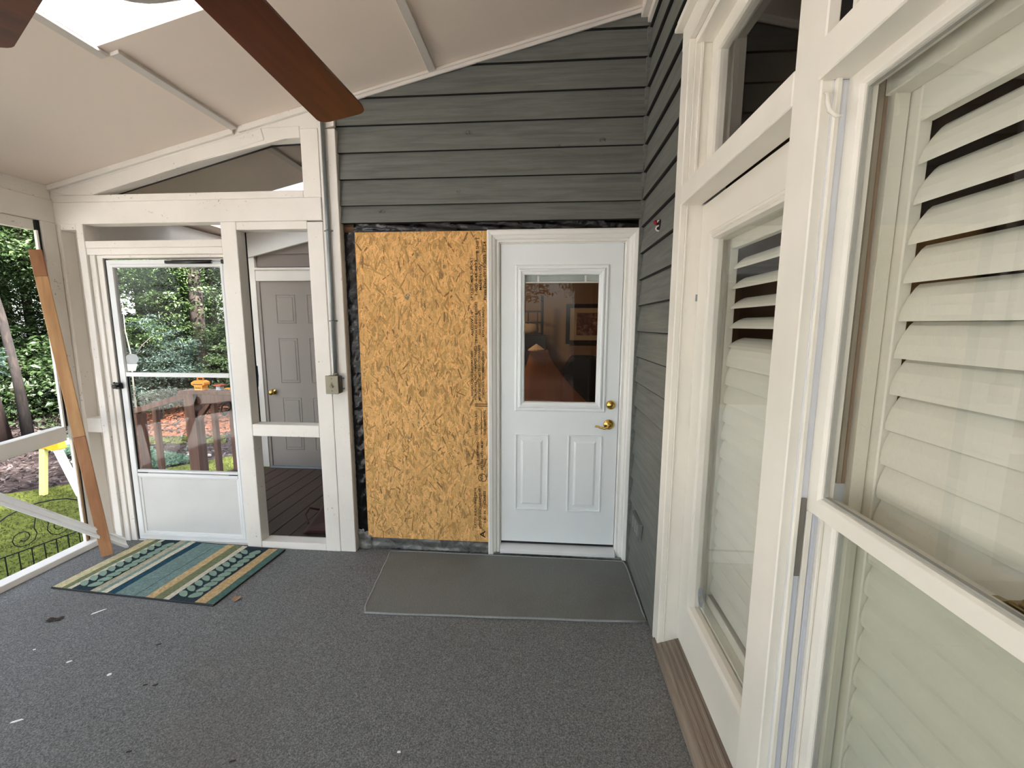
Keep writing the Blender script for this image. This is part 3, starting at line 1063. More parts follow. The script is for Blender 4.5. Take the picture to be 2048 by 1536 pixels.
build('glazing_bead', MB().ring(mpL, (0.070, 0.9855, 0.355, 1.148), [(0, -0.008), (0.004, -0.008), (0.005, -0.0165), (0, -0.0165)]), 'bead_grey', w2)
bx('window_sill', (0.575, 0.76, 0.0, 1.05, 0.27, 0.305), 'white_house_y', w2)
bx('raw_jamb', (0.690, 0.700, 1.030, 1.0365, 1.24, 2.12), 'raw_grey', w2, 0.0005)
bx('raw_jamb', (0.702, 0.709, 1.031, 1.0365, 1.24, 2.12), 'raw_wood', w2, 0.0005)
# sash lock
lk = build('sash_lock', MB().prism([(0.664, 0.56, 1.1990), (0.664, 0.665, 1.1990), (0.664, 0.655, 1.2065), (0.664, 0.635, 1.2095), (0.664, 0.62, 1.2215), (0.664, 0.58, 1.2215)],
                                   [(0.690, 0.56, 1.1990), (0.690, 0.665, 1.1990), (0.690, 0.655, 1.2065), (0.690, 0.635, 1.2095), (0.690, 0.62, 1.2215), (0.690, 0.58, 1.2215)]), 'antique_brass', w2, bevel=0.003, seg=2)
build('lock_lever', MB().tube([(0.676, 0.605, 1.222), (0.668, 0.595, 1.231), (0.664, 0.575, 1.233), (0.663, 0.55, 1.227)], [0.010, 0.009, 0.007, 0.008], 8), 'antique_brass', lk, smooth=True)
# white hook on the casing
build('hook', MB().tube([(0.583, 1.036, 2.100), (0.581, 1.020, 2.090), (0.579, 1.014, 2.070), (0.581, 1.008, 2.052), (0.588, 0.996, 2.036), (0.596, 0.990, 2.034)], [0.002, 0.004, 0.0048, 0.0048, 0.004, 0.002], 10), 'white_house', None,
      'small white curved hook on the casing beside tall window', 'hook', smooth=True)


# ---- plantation shutters
def louver(y0, y1, xf, zf, xb, zb, th=0.008):
    d = Vector((xb - xf, 0, zb - zf))
    L = d.length
    d.normalize()
    nrm = Vector((-d.z, 0, d.x))
    prof = [(0, 0), (0.12, 0.55), (0.35, 0.95), (0.6, 0.95), (0.88, 0.5), (1.0, 0.0), (0.88, -0.4), (0.5, -0.55), (0.12, -0.4)]
    a = [Vector((xf, y0, zf)) + d * (L * t) + nrm * (th * h) for t, h in prof]
    b = [p + Vector((0, y1 - y0, 0)) for p in a]
    return MB().prism(a, b)


sh1 = root('plantation_shutter', (0.77, 0.53, 0.3), 'white plantation shutter behind the tall window at right', 'shutter')
bx('frame_strip', (0.712, 0.742, 1.016, 1.036, 0.30, 2.125), 'shutter_white', sh1, 0.001)
bx('stile', (0.744, 0.772, 0.991, 1.034, 0.30, 2.12), 'shutter_white', sh1, 0.003)
bx('stile', (0.744, 0.772, 0.025, 0.075, 0.30, 2.12), 'shutter_white', sh1, 0.003)
bx('frame_head', (0.700, 0.7435, 0.02, 1.03, 2.085, 2.20), 'shutter_white', sh1, 0.002)
bx('top_rail', (0.744, 0.772, 0.075, 0.991, 2.018, 2.12), 'shutter_white', sh1, 0.003)
bx('bottom_rail', (0.744, 0.772, 0.075, 0.991, 0.30, 0.36), 'shutter_white', sh1, 0.003)
for k in range(20):
    z = 1.934 - 0.0787 * k
    if z < 0.37:
        break
    if z > 1.36:
        t = min(1, max(0, (1.94 - z) / 0.5))
        xb, zb = 0.794 - 0.016 * t, z + 0.0765 + 0.002 * t
    else:
        xb, zb = 0.767, z + 0.0815
    build('louver', louver(0.078, 0.988, 0.750, z, xb, zb), 'shutter_white', sh1, smooth=False)

sh2 = root('plantation_shutter', (0.77, 1.57, 0.3), 'white plantation shutter behind the glazed door', 'shutter')
bx('stile', (0.744, 0.775, 1.863, 1.905, 0.32, 1.985), 'shutter_white', sh2, 0.003)
bx('frame_strip', (0.720, 0.780, 1.908, 1.93, 0.30, 2.0), 'shutter_white', sh2, 0.001)
bx('stile', (0.744, 0.775, 1.24, 1.285, 0.32, 1.985), 'shutter_white', sh2, 0.003)
bx('frame_sill', (0.7065, 0.743, 1.24, 1.907, 0.30, 0.362), 'shutter_white', sh2, 0.002)
bx('frame_head', (0.7065, 0.743, 1.24, 1.907, 1.955, 2.0), 'shutter_white', sh2, 0.002)
bx('top_rail', (0.744, 0.775, 1.285, 1.863, 1.915, 1.985), 'shutter_white', sh2, 0.003)
bx('bottom_rail', (0.744, 0.775, 1.285, 1.863, 0.32, 0.40), 'shutter_white', sh2, 0.003)
for k in range(19):
    z = 1.834 - 0.0787 * k
    if z < 0.41:
        break
    if k < 5:
        xb, zb = 0.812 + 0.003 * k, z + 0.052 - 0.003 * k
    else:
        xb, zb = 0.775, z + 0.082
    build('louver', louver(1.288, 1.860, 0.757, z, xb, zb), 'shutter_white', sh2)

# ---- dim rooms behind the right wall
wi = root('wall_interior', (3.2, 1.0, 0), kind='structure')
bx('wall_panel', (3.6, 3.7, -3.4, 2.97, 0, 3.3), 'room_wall_dark', wi, 0)
bx('wall_panel', (0.67, 3.7, 2.90, 2.97, 0, 3.3), 'room_wall_dark', wi, 0)
bx('wall_panel', (0.67, 3.7, -3.5, -3.4, 0, 3.3), 'room_wall_dark', wi, 0)
build('floor_interior', MB().box(0.60, 3.7, -3.5, 2.97, -0.05, 0.0), 'raw_wood', None, kind='structure')
build('ceiling_interior', MB().box(0.67, 3.7, -3.5, 2.97, 3.3, 3.35), 'room_wall_dark', None, kind='structure')

# ---- outlet and wire stub on the siding
oc = root('wall_outlet', (0.584, 2.56, 0.30), 'grey horizontal outlet cover low on siding beside white door', 'outlet')
build('cover', MB().prism([(0.582, 2.455, 0.325), (0.582, 2.675, 0.325), (0.588, 2.675, 0.435), (0.588, 2.455, 0.435)], [(0.566, 2.463, 0.333), (0.566, 2.667, 0.333), (0.566, 2.667, 0.427), (0.566, 2.463, 0.427)]), 'siding_y', oc, bevel=0.002)
for i in range(3):
    bx('slot', (0.5645, 0.5662, 2.49 + i * 0.06, 2.515 + i * 0.06, 0.345, 0.415), 'outlet_ridge', oc, 0)
ws = root('wire_stub', (0.585, 2.40, 2.12), 'red and white wire stub poking from hole in siding', 'wire')
n = 14
build('hole', MB().lathe((0.590, 2.40, 2.125), (-1, 0, 0), [(0.034, 0), (0.034, 0.0070)], 14), 'siding_hole', ws)
build('red_wire', MB().tube([(0.588, 2.415, 2.150), (0.570, 2.415, 2.152), (0.562, 2.405, 2.146), (0.572, 2.398, 2.136)], 0.008, 8), 'wire_red', ws, smooth=True)
build('white_wire', MB().tube([(0.588, 2.395, 2.130), (0.572, 2.400, 2.122), (0.570, 2.404, 2.112), (0.575, 2.396, 2.102), (0.586, 2.388, 2.098)], 0.004, 6), 'wire_white', ws, smooth=True)
build('white_wire', MB().tube([(0.588, 2.392, 2.152), (0.576, 2.390, 2.150), (0.574, 2.384, 2.142)], 0.004, 6), 'wire_white', ws, smooth=True)

# ================================================================== SCREENED FRAMING (left part of the far side)
wf = root('wall_back_left', (-2.4, YP, 0), kind='structure')
YQ = 2.86


def wfb(name, b, mat='white_frame', bev=0.003, **kw):
    return bx(name, b, mat, wf, bev, **kw)


wfb('stud', (-3.330, -3.287, YP, YQ, 0.0, 2.280))
wfb('stud', (-3.172, -3.120, YP, YQ, 0.0, 2.280))
wfb('block', (-3.287, -3.172, YP + 0.002, YQ, 0.832, 0.935), 'white_frame_x')
wfb('block', (-3.287, -3.172, YP + 0.002, YQ, 2.237, 2.280), 'white_frame_x')
wfb('block', (-3.287, -3.172, YP + 0.002, YQ, 0.0, 0.03), 'white_frame_x')
wfb('backing_panel', (-3.33, -3.12, YQ, YQ + 0.02, 0.0, 2.28))
wfb('screen_spline', (-3.176, -3.1725, YQ - 0.012, YQ - 0.0005, 0.935, 2.237), 'black_gasket', 0)
wfb('door_post', (-2.140, -2.032, YP, YQ, 0.0, 2.272))
wfb('post_board', (-1.547, -1.441, YP, YQ, 0.0, 2.263))
wfb('post_board', (-1.440, -1.331, YP + 0.003, YQ, 0.0, 2.82))
wfb('post_board', (-1.558, -1.441, YP + 0.001, YQ, 2.4125, 2.826))
wfb('header_beam', (-3.330, -1.4415, YP - 0.004, YQ, 2.272, 2.412), 'white_frame_x')
wfb('beam_cap', (-3.330, -1.559, YP, YQ, 2.413, 2.458), 'white_frame_x')
wfb('head_piece', (-2.031, -1.548, YP + 0.001, YQ, 2.220, 2.271), 'white_frame_x')
wfb('mid_rail', (-2.031, -1.548, YP, YQ, 0.834, 0.918), 'white_frame_x')
wfb('sill_plate', (-2.0315, -1.5475, YP + 0.002, YQ + 0.01, 0.0, 0.050), 'white_frame_x')
# rafter and its short level return
raf = [(-3.30, 2.44), (-1.793, 2.765), (-1.793, 2.842), (-3.30, 2.487)]
build('rafter', MB().prism([(x, YP, z) for x, z in [(-3.20, 2.4585), (-3.02, 2.4585), (-1.796, 2.765), (-1.812, 2.836), (-3.31, 2.479)]],
                           [(x, YQ, z) for x, z in [(-3.20, 2.4585), (-3.02, 2.4585), (-1.796, 2.765), (-1.812, 2.836), (-3.31, 2.479)]]), 'white_frame_x', wf, bevel=0.003)
build('rafter_return', MB().prism([(x, YP + 0.001, z) for x, z in [(-1.794, 2.766), (-1.5595, 2.772), (-1.5595, 2.842), (-1.810, 2.836)]],
                                  [(x, YQ, z) for x, z in [(-1.794, 2.766), (-1.5595, 2.772), (-1.5595, 2.842), (-1.810, 2.836)]]), 'white_frame_x', wf, bevel=0.003)
build('frieze_board', MB().prism([(x, YP + 0.004, z) for x, z in [(-3.34, 2.44), (-3.0, 2.50), (-1.335, 2.835), (-1.335, CZ(-1.335)), (-3.34, CZ(-3.34))]],
                                 [(x, YP + 0.03, z) for x, z in [(-3.34, 2.44), (-3.0, 2.50), (-1.335, 2.835), (-1.335, CZ(-1.335)), (-3.34, CZ(-3.34))]]), 'white_frame_x', wf, bevel=0.002)
# screens
for b in ((-2.032, -1.547, 0.918, 2.220), (-2.032, -1.547, 0.05, 0.834)):
    build('insect_screen', MB().add([(b[0], YQ - 0.006, b[2]), (b[1], YQ - 0.006, b[2]), (b[1], YQ - 0.006, b[3]), (b[0], YQ - 0.006, b[3])], [(0, 1, 2, 3)]), 'insect_screen', wf, fixn=False)
build('insect_screen', MB().add([(-3.02, YQ - 0.004, 2.458), (-1.559, YQ - 0.004, 2.458), (-1.559, YQ - 0.004, 2.772), (-1.795, YQ - 0.004, 2.766)], [(0, 1, 2, 3)]), 'insect_screen', wf, fixn=False)
spl = MB().prism([(x, YQ - 0.008, z) for x, z in [(-3.02, 2.459), (-1.796, 2.764), (-1.56, 2.771), (-1.56, 2.763), (-1.798, 2.755), (-3.0, 2.459)]],
                 [(x, YQ - 0.0005, z) for x, z in [(-3.02, 2.459), (-1.796, 2.764), (-1.56, 2.771), (-1.56, 2.763), (-1.798, 2.755), (-3.0, 2.459)]])
build('screen_spline', spl, 'black_gasket', wf)
wfb('screen_spline', (-2.0315, -2.0275, YQ - 0.010, YQ - 0.001, 0.918, 2.22), 'black_gasket', 0)
# door head, stops
wfb('door_head', (-3.120, -2.1405, YP + 0.002, YQ, 2.116, 2.163), 'white_frame_x')
wfb('door_head', (-3.120, -2.1405, YP + 0.004, YQ, 2.072, 2.1155), 'white_frame_x')
wfb('door_stop', (-3.1195, -3.076, YP + 0.016, YQ, 0.0, 2.0715))
wfb('door_stop', (-3.0755, -3.032, YP + 0.026, YQ, 0.0, 2.0715))
wfb('door_stop', (-3.0315, -2.1405, YP + 0.020, YQ, 2.052, 2.0715), 'white_frame_x')
wfb('door_sill', (-3.03, -2.1405, YP + 0.03, YQ, 0.0, 0.006), 'white_frame_x')
# ceiling-side trim strip along the slope (left part)
for (xa, xb, yy) in ((-3.33, -1.99, YP), (-1.955, -1.335, YP)):
    build('slope_trim', MB().prism([(xa, yy - 0.018, CZ(xa) - 0.034), (xb, yy - 0.018, CZ(xb) - 0.034), (xb, yy - 0.018, CZ(xb)), (xa, yy - 0.018, CZ(xa))],
                                   [(xa, yy + 0.004, CZ(xa) - 0.034), (xb, yy + 0.004, CZ(xb) - 0.034), (xb, yy + 0.004, CZ(xb)), (xa, yy + 0.004, CZ(xa))]), 'white_frame_x', wf, bevel=0.002)

# conduit and switch box on the post
cd = root('electrical_conduit', (-1.41, 2.755, 1.15), 'thin grey conduit running down white post into metal switch box', 'conduit')
build('pipe', MB().tube([(-1.402, 2.757, 2.86), (-1.402, 2.757, 1.272)], 0.0125, 12), 'galvanized', cd, smooth=True)
for z in (2.205, 1.632):
    build('pipe_strap', MB().tube([(-1.430, 2.769, z), (-1.417, 2.757, z), (-1.402, 2.7425, z), (-1.387, 2.757, z), (-1.374, 2.769, z)], 0.005, 6), 'galvanized', cd)
build('connector', MB().lathe((-1.402, 2.757, 1.268), (0, 0, 1), [(0.017, 0), (0.018, 0.012), (0.014, 0.018)], 12), 'box_metal', cd)
sb = bx('switch_box', (-1.452, -1.362, 2.722, 2.7695, 1.152, 1.270), 'box_side', cd, 0.006)
bx('cover_plate', (-1.4535, -1.366, 2.713, 2.7215, 1.150, 1.272), 'box_metal', sb, 0.002)
build('toggle', MB().prism([(-1.424, 2.7135, 1.200), (-1.396, 2.7135, 1.200), (-1.410, 2.7135, 1.232)], [(-1.424, 2.700, 1.198), (-1.398, 2.698, 1.192), (-1.411, 2.706, 1.215)]), 'box_metal', sb)
for z in (1.168, 1.250):
    bx('cover_screw', (-1.413, -1.407, 2.7115, 2.7135, z, z + 0.006), 'box_side', sb, 0)
for z in (1.175, 1.245):
    bx('box_tab', (-1.362, -1.349, 2.760, 2.7695, z, z + 0.010), 'galvanized', sb, 0.001)

# ================================================================== DOOR 2: storm door
d2 = root('door_2', (-2.58, 2.8, 0.01), kind='structure')
mpS = mp_back(2.802)
DX0, DX1 = -3.016, -2.143
build('door_frame', MB().ring(mpS, (DX0, DX1, 0.012, 2.040), [(0, 0), (0.028, 0), (0.030, 0.004), (0.046, 0.004), (0.050, -0.004), (0.050, -0.024), (0, -0.024)]), 'alum_white', d2, bevel=0.001)
bx('weather_strip', (-3.0215, -3.0165, 2.800, 2.822, 0.012, 2.045), 'black_gasket', d2, 0)
bx('lock_rail', (DX0 + 0.05, DX1 - 0.05, 2.799, 2.824, 1.238, 1.268), 'alum_white', d2, 0.001)
bx('kick_rail', (DX0 + 0.05, DX1 - 0.05, 2.799, 2.824, 0.535, 0.552), 'alum_white', d2, 0.001)
bx('kick_rail', (DX0 + 0.05, DX1 - 0.05, 2.797, 2.824, 0.505, 0.528), 'alum_white', d2, 0.001)
bx('track_clip', (DX0 + 0.052, DX0 + 0.13, 2.7965, 2.80, 0.529, 0.534), 'black_gasket', d2, 0)
bx('track_clip', (DX1 - 0.115, DX1 - 0.052, 2.7965, 2.80, 0.529, 0.534), 'black_gasket', d2, 0)
bx('kick_panel', (DX0 + 0.05, DX1 - 0.05, 2.808, 2.824, 0.058, 0.505), 'kick_panel', d2, 0)
build('panel_bead', MB().ring(mp_back(2.808), (DX0 + 0.0505, DX1 - 0.0505, 0.062, 0.505), [(0, 0), (0, 0.006), (0.014, 0.004), (0.016, 0)]), 'alum_white', d2, bevel=0.001)
bx('bottom_rail', (DX0 + 0.05, DX1 - 0.05, 2.799, 2.824, 0.040, 0.0605), 'alum_white', d2, 0.001)
gz = [(1.268, 1.991), (0.552, 1.238)]
for (z0, z1) in gz:
    build('glass_pane', MB().add([(DX0 + 0.05, 2.814, z0), (DX1 - 0.05, 2.814, z0), (DX1 - 0.05, 2.814, z1), (DX0 + 0.05, 2.814, z1)], [(0, 1, 2, 3)]), 'glass_storm', d2, fixn=False)
bx('glass_edge', (DX0 + 0.0505, DX0 + 0.056, 2.8035, 2.8135, 0.553, 1.237), 'black_gasket', d2, 0)
dk = [(-2.962, 1.330), (-2.890, 1.330), (-2.872, 1.345), (-2.868, 1.372), (-2.880, 1.392), (-2.915, 1.400), (-2.950, 1.392), (-2.962, 1.378)]
build('decal', MB().prism([(x, 2.8115, z) for x, z in dk], [(x, 2.813, z) for x, z in dk]), 'decal_grey', d2)
build('decal', MB().prism([(x, 2.8115, z) for x, z in [(-2.962, 1.276), (-2.900, 1.278), (-2.880, 1.328), (-2.962, 1.328)]], [(x, 2.813, z) for x, z in [(-2.962, 1.276), (-2.900, 1.278), (-2.880, 1.328), (-2.962, 1.328)]]), 'decal_white', d2)
# latch
lt = bx('latch', (-3.040, -2.995, 2.772, 2.800, 1.150, 1.195), 'black_plastic_part', d2, 0.005)
build('latch_knob', MB().lathe((-3.012, 2.775, 1.172), (0, -1, 0), [(0.008, 0), (0.009, 0.014), (0.016, 0.02), (0.016, 0.03), (0.006, 0.034)], 12), 'black_plastic_part', lt)
build('latch_lever', MB().tube([(-3.050, 2.784, 1.196), (-3.035, 2.784, 1.178), (-3.030, 2.784, 1.150)], 0.007, 7), 'black_plastic_part', lt)
# closer
cl = root('door_closer', (-2.34, 2.78, 2.02), 'black pneumatic closer tube at the top of the storm door', 'door closer')
build('cylinder', MB().tube([(-2.51, 2.783, 2.022), (-2.235, 2.783, 2.022)], 0.0125, 12), 'black_plastic_part', cl, smooth=True)
build('rod', MB().tube([(-2.235, 2.783, 2.022), (-2.1405, 2.783, 2.022)], 0.004, 8), 'galvanized', cl)
bx('bracket', (-2.568, -2.505, 2.778, 2.797, 2.012, 2.032), 'black_plastic_part', cl, 0.003)
bx('bracket', (-2.165, -2.1395, 2.776, 2.796, 2.008, 2.036), 'black_plastic_part', cl, 0.003)

# ================================================================== LEFT WALL
wl = root('wall_left', (-3.33, 1.0, 0), kind='structure')


def wlb(name, b, mat='white_frame_y', bev=0.003):
    return bx(name, b, mat, wl, bev)


wlb('bottom_plate', (-3.335, -3.245, -3.4, 2.768, 0.0, 0.042))
wlb('header_beam', (-3.42, -3.312, -3.4, 2.768, 2.279, 2.428))
build('frieze_board', MB().prism([(-3.40, -3.4, 2.4285), (-3.325, -3.4, 2.4285), (-3.325, -3.4, CZ(-3.325)), (-3.40, -3.4, CZ(-3.40))],
                                 [(-3.40, 2.768, 2.4285), (-3.325, 2.768, 2.4285), (-3.325, 2.768, CZ(-3.325)), (-3.40, 2.768, CZ(-3.40))]), 'white_frame_y', wl, bevel=0.002)
wlb('beam_stop', (-3.37, -3.330, -3.4, 2.652, 2.212, 2.2785))
wlb('corner_post', (-3.336, -3.311, 2.682, 2.7685, 0.0, 2.2785), 'white_frame')
wlb('screen_spline', (-3.345, -3.325, 2.662, 2.6815, 0.9, 2.2785), 'black_gasket', 0)
wlb('screen_spline', (-3.3109, -3.3075, 2.6955, 2.708, 0.045, 0.79), 'black_gasket', 0)
wlb('screen_stop', (-3.336, -3.316, 2.650, 2.6615, 0.9, 2.212), 'white_frame', 0.001)
wlb('screen_stop', (-3.3109, -3.303, 2.683, 2.6950, 0.043, 0.79), 'raw_wood', 0.001)
for y in (0.62, -1.40, -3.35):
    wlb('post', (-3.40, -3.311, y, y + 0.09, 0.043, 2.2785), 'white_frame')
rp = [(-3.385, 2.66), (-3.315, 2.66)]
ra = [(-3.385, 2.661, 0.802), (-3.318, 2.661, 0.802), (-3.318, 2.661, 0.902), (-3.385, 2.661, 0.902)]
rb = [(-3.385, 0.711, 0.640), (-3.318, 0.711, 0.640), (-3.318, 0.711, 0.740), (-3.385, 0.711, 0.740)]
build('mid_rail', MB().prism(ra, rb), 'white_frame_y', wl, bevel=0.003)
for (ya, yb) in ((-1.31, 0.619), (-3.26, -1.401)):
    wlb('mid_rail', (-3.385, -3.318, ya, yb, 0.78, 0.88))

# ================================================================== CEILING
ce = root('ceiling', (-1.4, 0.6, 3.3), kind='structure')
SKY1 = (-2.005, -1.45, 0.70, 1.944)
SKY2 = (-3.22, -2.04, 3.715, 4.30)


def slope_box(x0, x1, y0, y1, d0, d1):
    return MB().hexa([(x0, y0, CZ(x0) + d0), (x1, y0, CZ(x1) + d0), (x1, y1, CZ(x1) + d0), (x0, y1, CZ(x0) + d0),
                      (x0, y0, CZ(x0) + d1), (x1, y0, CZ(x1) + d1), (x1, y1, CZ(x1) + d1), (x0, y1, CZ(x0) + d1)])


XL = [-3.40, -1.975, -0.705, 0.64]
cells = []
for (x0, x1) in ((-3.40, -2.0055), (-1.449, -0.705), (-0.705, 0.64)):
    cells.append((x0, x1, -3.4, 2.865))
cells += [(-2.005, -1.4495, -3.4, 0.70), (-2.005, -1.4495, 1.944, 2.865)]
cells += [(-3.40, -0.7, 2.866, 3.715), (-3.40, -0.7, 4.30, 4.62), (-3.40, -3.22, 3.7155, 4.2995), (-2.04, -0.7, 3.7155, 4.2995)]
for c in cells:
    build('ceiling_panel', slope_box(*c, 0.0, 0.012), 'ceiling_paint', ce)
for (x, ya, yb) in ((-1.975, 1.99, 2.752), (-0.705, -3.4, 2.80), (-1.955, 2.87, 3.70), (-3.24, -3.4, 2.75), (-1.975, -3.4, 0.64)):
    if x < -3:
        continue
    build('batten', slope_box(x - 0.022, x + 0.022, ya, yb, -0.016, -0.0005), 'batten_paint', ce, bevel=0.002)
# trims along the main wall and round the skylight
build('wall_trim', slope_box(-1.335, 0.53, 2.782, 2.797, -0.036, -0.0005), 'batten_paint', ce, bevel=0.003)
build('wall_trim', slope_box(-1.335, 0.53, 2.772, 2.7815, -0.018, -0.0005), 'batten_paint', ce, bevel=0.003)
build('skylight_trim', slope_box(SKY1[0] - 0.040, SKY1[0] - 0.002, SKY1[2] - 0.05, SKY1[3] + 0.05, -0.016, -0.0005), 'batten_paint', ce, bevel=0.002)


def skylight(name, s, depth):
    x0, x1, y0, y1 = s
    w = root(name, ((x0 + x1) / 2, (y0 + y1) / 2, CZ((x0 + x1) / 2)), kind='structure')
    t = 0.02
    build('well_side', slope_box(x0 - t, x0, y0, y1, 0.0125, depth), 'well_white', w)
    build('well_side', slope_box(x1, x1 + t, y0, y1, 0.0125, depth), 'well_white', w)
    build('well_side', slope_box(x0 - t, x1 + t, y0 - t, y0 - 0.0005, 0.0125, depth), 'well_white', w)
    build('well_side', slope_box(x0 - t, x1 + t, y1 + 0.0005, y1 + t, 0.0125, depth), 'well_white', w)
    d = depth - 0.05
    build('glass_pane', MB().add([(x0, y0, CZ(x0) + d), (x1, y0, CZ(x1) + d), (x1, y1, CZ(x1) + d), (x0, y1, CZ(x0) + d)], [(0, 1, 2, 3)]), 'glass_clear', w, fixn=False)


skylight('window_4', SKY1, 0.42)
skylight('window_5', SKY2, 0.42)
# roof deck over it all (keeps sun and sky out), with the skylight openings
rf = root('roof', (0, 0, 3.6), kind='structure')
T0, T1 = 0.30, 0.36
for c in ((-3.85, -2.03, -3.6, 3.69), (-1.42, 0.70, -3.6, 4.9), (-2.03, -1.42, -3.6, 0.67), (-2.03, -1.42, 1.97, 3.69),
          (-3.85, -3.245, 3.69, 4.9), (-3.245, -1.42, 4.325, 4.9), (-2.015, -1.42, 3.69, 4.325)):
    build('roof_panel', slope_box(*c, T0, T1), 'far_roof', rf)
bx('roof_panel', (0.70, 5.4, -3.6, 9.0, 3.78, 3.9), 'far_roof', rf, 0)
bx('roof_panel', (-1.30, 0.70, 4.9, 9.0, 3.4, 3.5), 'far_roof', rf, 0)
bx('fascia', (-3.87, -3.85, -3.6, 4.9, CZ(-3.85) + 0.08, CZ(-3.85) + 0.36), 'white_frame_y', rf)
bx('soffit', (-3.85, -3.42, -3.6, 4.9, 2.43, 2.45), 'white_frame_y', rf, 0)
build('gable_infill', MB().prism([(-3.85, 4.62, 2.44), (0.7, 4.62, 2.44), (0.7, 4.62, CZ(0.7) + 0.3), (-3.85, 4.62, CZ(-3.85) + 0.3)],
                                 [(-3.85, 4.66, 2.44), (0.7, 4.66, 2.44), (0.7, 4.66, CZ(0.7) + 0.3), (-3.85, 4.66, CZ(-3.85) + 0.3)]), 'grey_siding_far', rf)

# ================================================================== ENTRY LANDING BEYOND THE FRAMING
wv = root('wall_far', (-2.2, 4.5, 0), kind='structure')
YV = 4.50
bx('wall_core', (-3.26, -1.0, YV + 0.03, YV + 0.10, 0.0, 3.10), 'grey_siding_far', wv, 0)
for k in range(5):
    z0 = 2.215 + 0.135 * k
    y0 = YV + 0.006
    build('siding_board', MB().prism([(-3.10, y0, z0), (-1.3, y0, z0), (-1.3, y0 + 0.012, z0 + 0.14), (-3.10, y0 + 0.012, z0 + 0.14)],
                                     [(-3.10, YV + 0.03, z0), (-1.3, YV + 0.03, z0), (-1.3, YV + 0.03, z0 + 0.14), (-3.10, YV + 0.03, z0 + 0.14)]), 'grey_siding_far', wv, bevel=0.001)
bx('corner_board', (-3.262, -3.118, YV - 0.015, YV + 0.029, 0.0, 2.34), 'white_frame', wv)
bx('door_head_trim', (-3.117, -1.60, YV - 0.012, YV + 0.029, 2.066, 2.180), 'white_frame_x', wv)
bx('door_head_cap', (-3.12, -1.60, YV - 0.022, YV + 0.029, 2.181, 2.205), 'white_frame_x', wv)
bx('door_jamb', (-3.117, -3.085, YV - 0.006, YV + 0.029, 0.0, 2.065), 'grey_trim_far', wv)
build('raked_board', MB().prism([(x, YV - 0.03, z) for x, z in [(-3.40, 2.255), (-1.2, 2.774), (-1.2, CZ(-1.2)), (-3.40, CZ(-3.40))]],
                                [(x, YV + 0.005, z) for x, z in [(-3.40, 2.255), (-1.2, 2.774), (-1.2, CZ(-1.2)), (-3.40, CZ(-3.40))]]), 'white_frame_x', wv, bevel=0.003)
bx('header_beam', (-3.42, -3.33, 2.872, 4.468, 2.19, CZ(-3.42) - 0.002), 'white_frame_y', wv)
bx('side_wall', (-1.33, -1.30, 2.975, YV, -0.1, 3.1), 'grey_siding_far', wv, 0)
d4 = root('door_4', (-2.62, YV, 0), kind='structure')
mpV = mp_back(YV + 0.004)
DV0, DV1 = -3.083, -2.17
bx('door_slab', (DV0, DV1, YV + 0.004, YV + 0.029, 0.012, 2.062), 'grey_door_far', d4, 0.001)
for (u0, u1) in ((DV0 + 0.165, DV0 + 0.385), (DV0 + 0.515, DV0 + 0.735)):
    for (z0, z1) in ((1.615, 1.925), (0.965, 1.480 + 0.12), (0.20, 0.80)):
        z1 = min(z1, 1.925)
        if z0 == 0.965:
            z1 = 1.46
        build('door_panel', MB().dish(mpV, (u0, u1, z0, z1), [(0, 0.0005), (0.006, 0.004), (0.014, -0.008), (0.034, 0.004), (0.036, 0.004)]), 'grey_door_far', d4, fixn=False)
kb = build('door_knob', MB().lathe((DV0 + 0.070, YV + 0.004, 0.86), (0, -1, 0), [(0.032, 0), (0.032, 0.008), (0.012, 0.012), (0.012, 0.035), (0.026, 0.042), (0.028, 0.058), (0.018, 0.068), (0.001, 0.070)], 18), 'brass', d4, smooth=True)
bx('threshold', (DV0, DV1, YV - 0.05, YV + 0.02, 0.0, 0.014), 'galvanized', d4, 0.002)

fd = root('floor_deck', (-2.6, 3.7, -0.03), kind='structure')
x = -3.44
while x < -1.36:
    bx('deck_board', (x, x + 0.144, 2.872, 4.47, -0.032, 0.0), 'deck_brown', fd, 0.003)
    x += 0.150
bx('deck_rim', (-3.485, -3.445, 2.872, 4.47, -0.20, -0.001), 'rail_brown', fd)
bx('deck_joist', (-3.44, -1.36, 2.88, 4.46, -0.20, -0.034), 'dark_void', fd, 0)
build('porch_skirt', MB().box(-3.42, 0.6, -3.4, 2.865, -0.75, -0.052), 'rail_brown', None, kind='structure')

# red bag, blue tube
rbg = root('red_bag', (-1.78, 3.2, 0), 'dark red canvas bag lying on brown deck boards beyond framing', 'bag')
build('body', MB().prism([(-1.93, 3.38, 0.002), (-1.55, 3.38, 0.002), (-1.55, 3.38, 0.05), (-1.88, 3.38, 0.09)], [(-1.86, 2.98, 0.002), (-1.50, 2.98, 0.002), (-1.50, 2.98, 0.06), (-1.80, 2.98, 0.06)]), 'red_bag', rbg, bevel=0.02, seg=3)
build('handle', MB().tube([(-1.88, 3.30, 0.06), (-1.92, 3.22, 0.11), (-1.90, 3.12, 0.10), (-1.84, 3.05, 0.06)], 0.009, 7), 'red_bag', rbg)
bt = root('hanging_tool', (-2.052, 2.885, 1.15), 'small blue handled tool hanging on the rear of the white post', 'tool')
build('handle', MB().tube([(-2.060, 2.889, 1.165), (-2.056, 2.889, 1.24), (-2.054, 2.889, 1.315)], [0.012, 0.014, 0.011], 10), 'blue_plastic', bt, smooth=True)
build('hang_nail', MB().tube([(-2.054, 2.889, 1.318), (-2.054, 2.861, 1.322)], 0.003, 6), 'galvanized', bt)

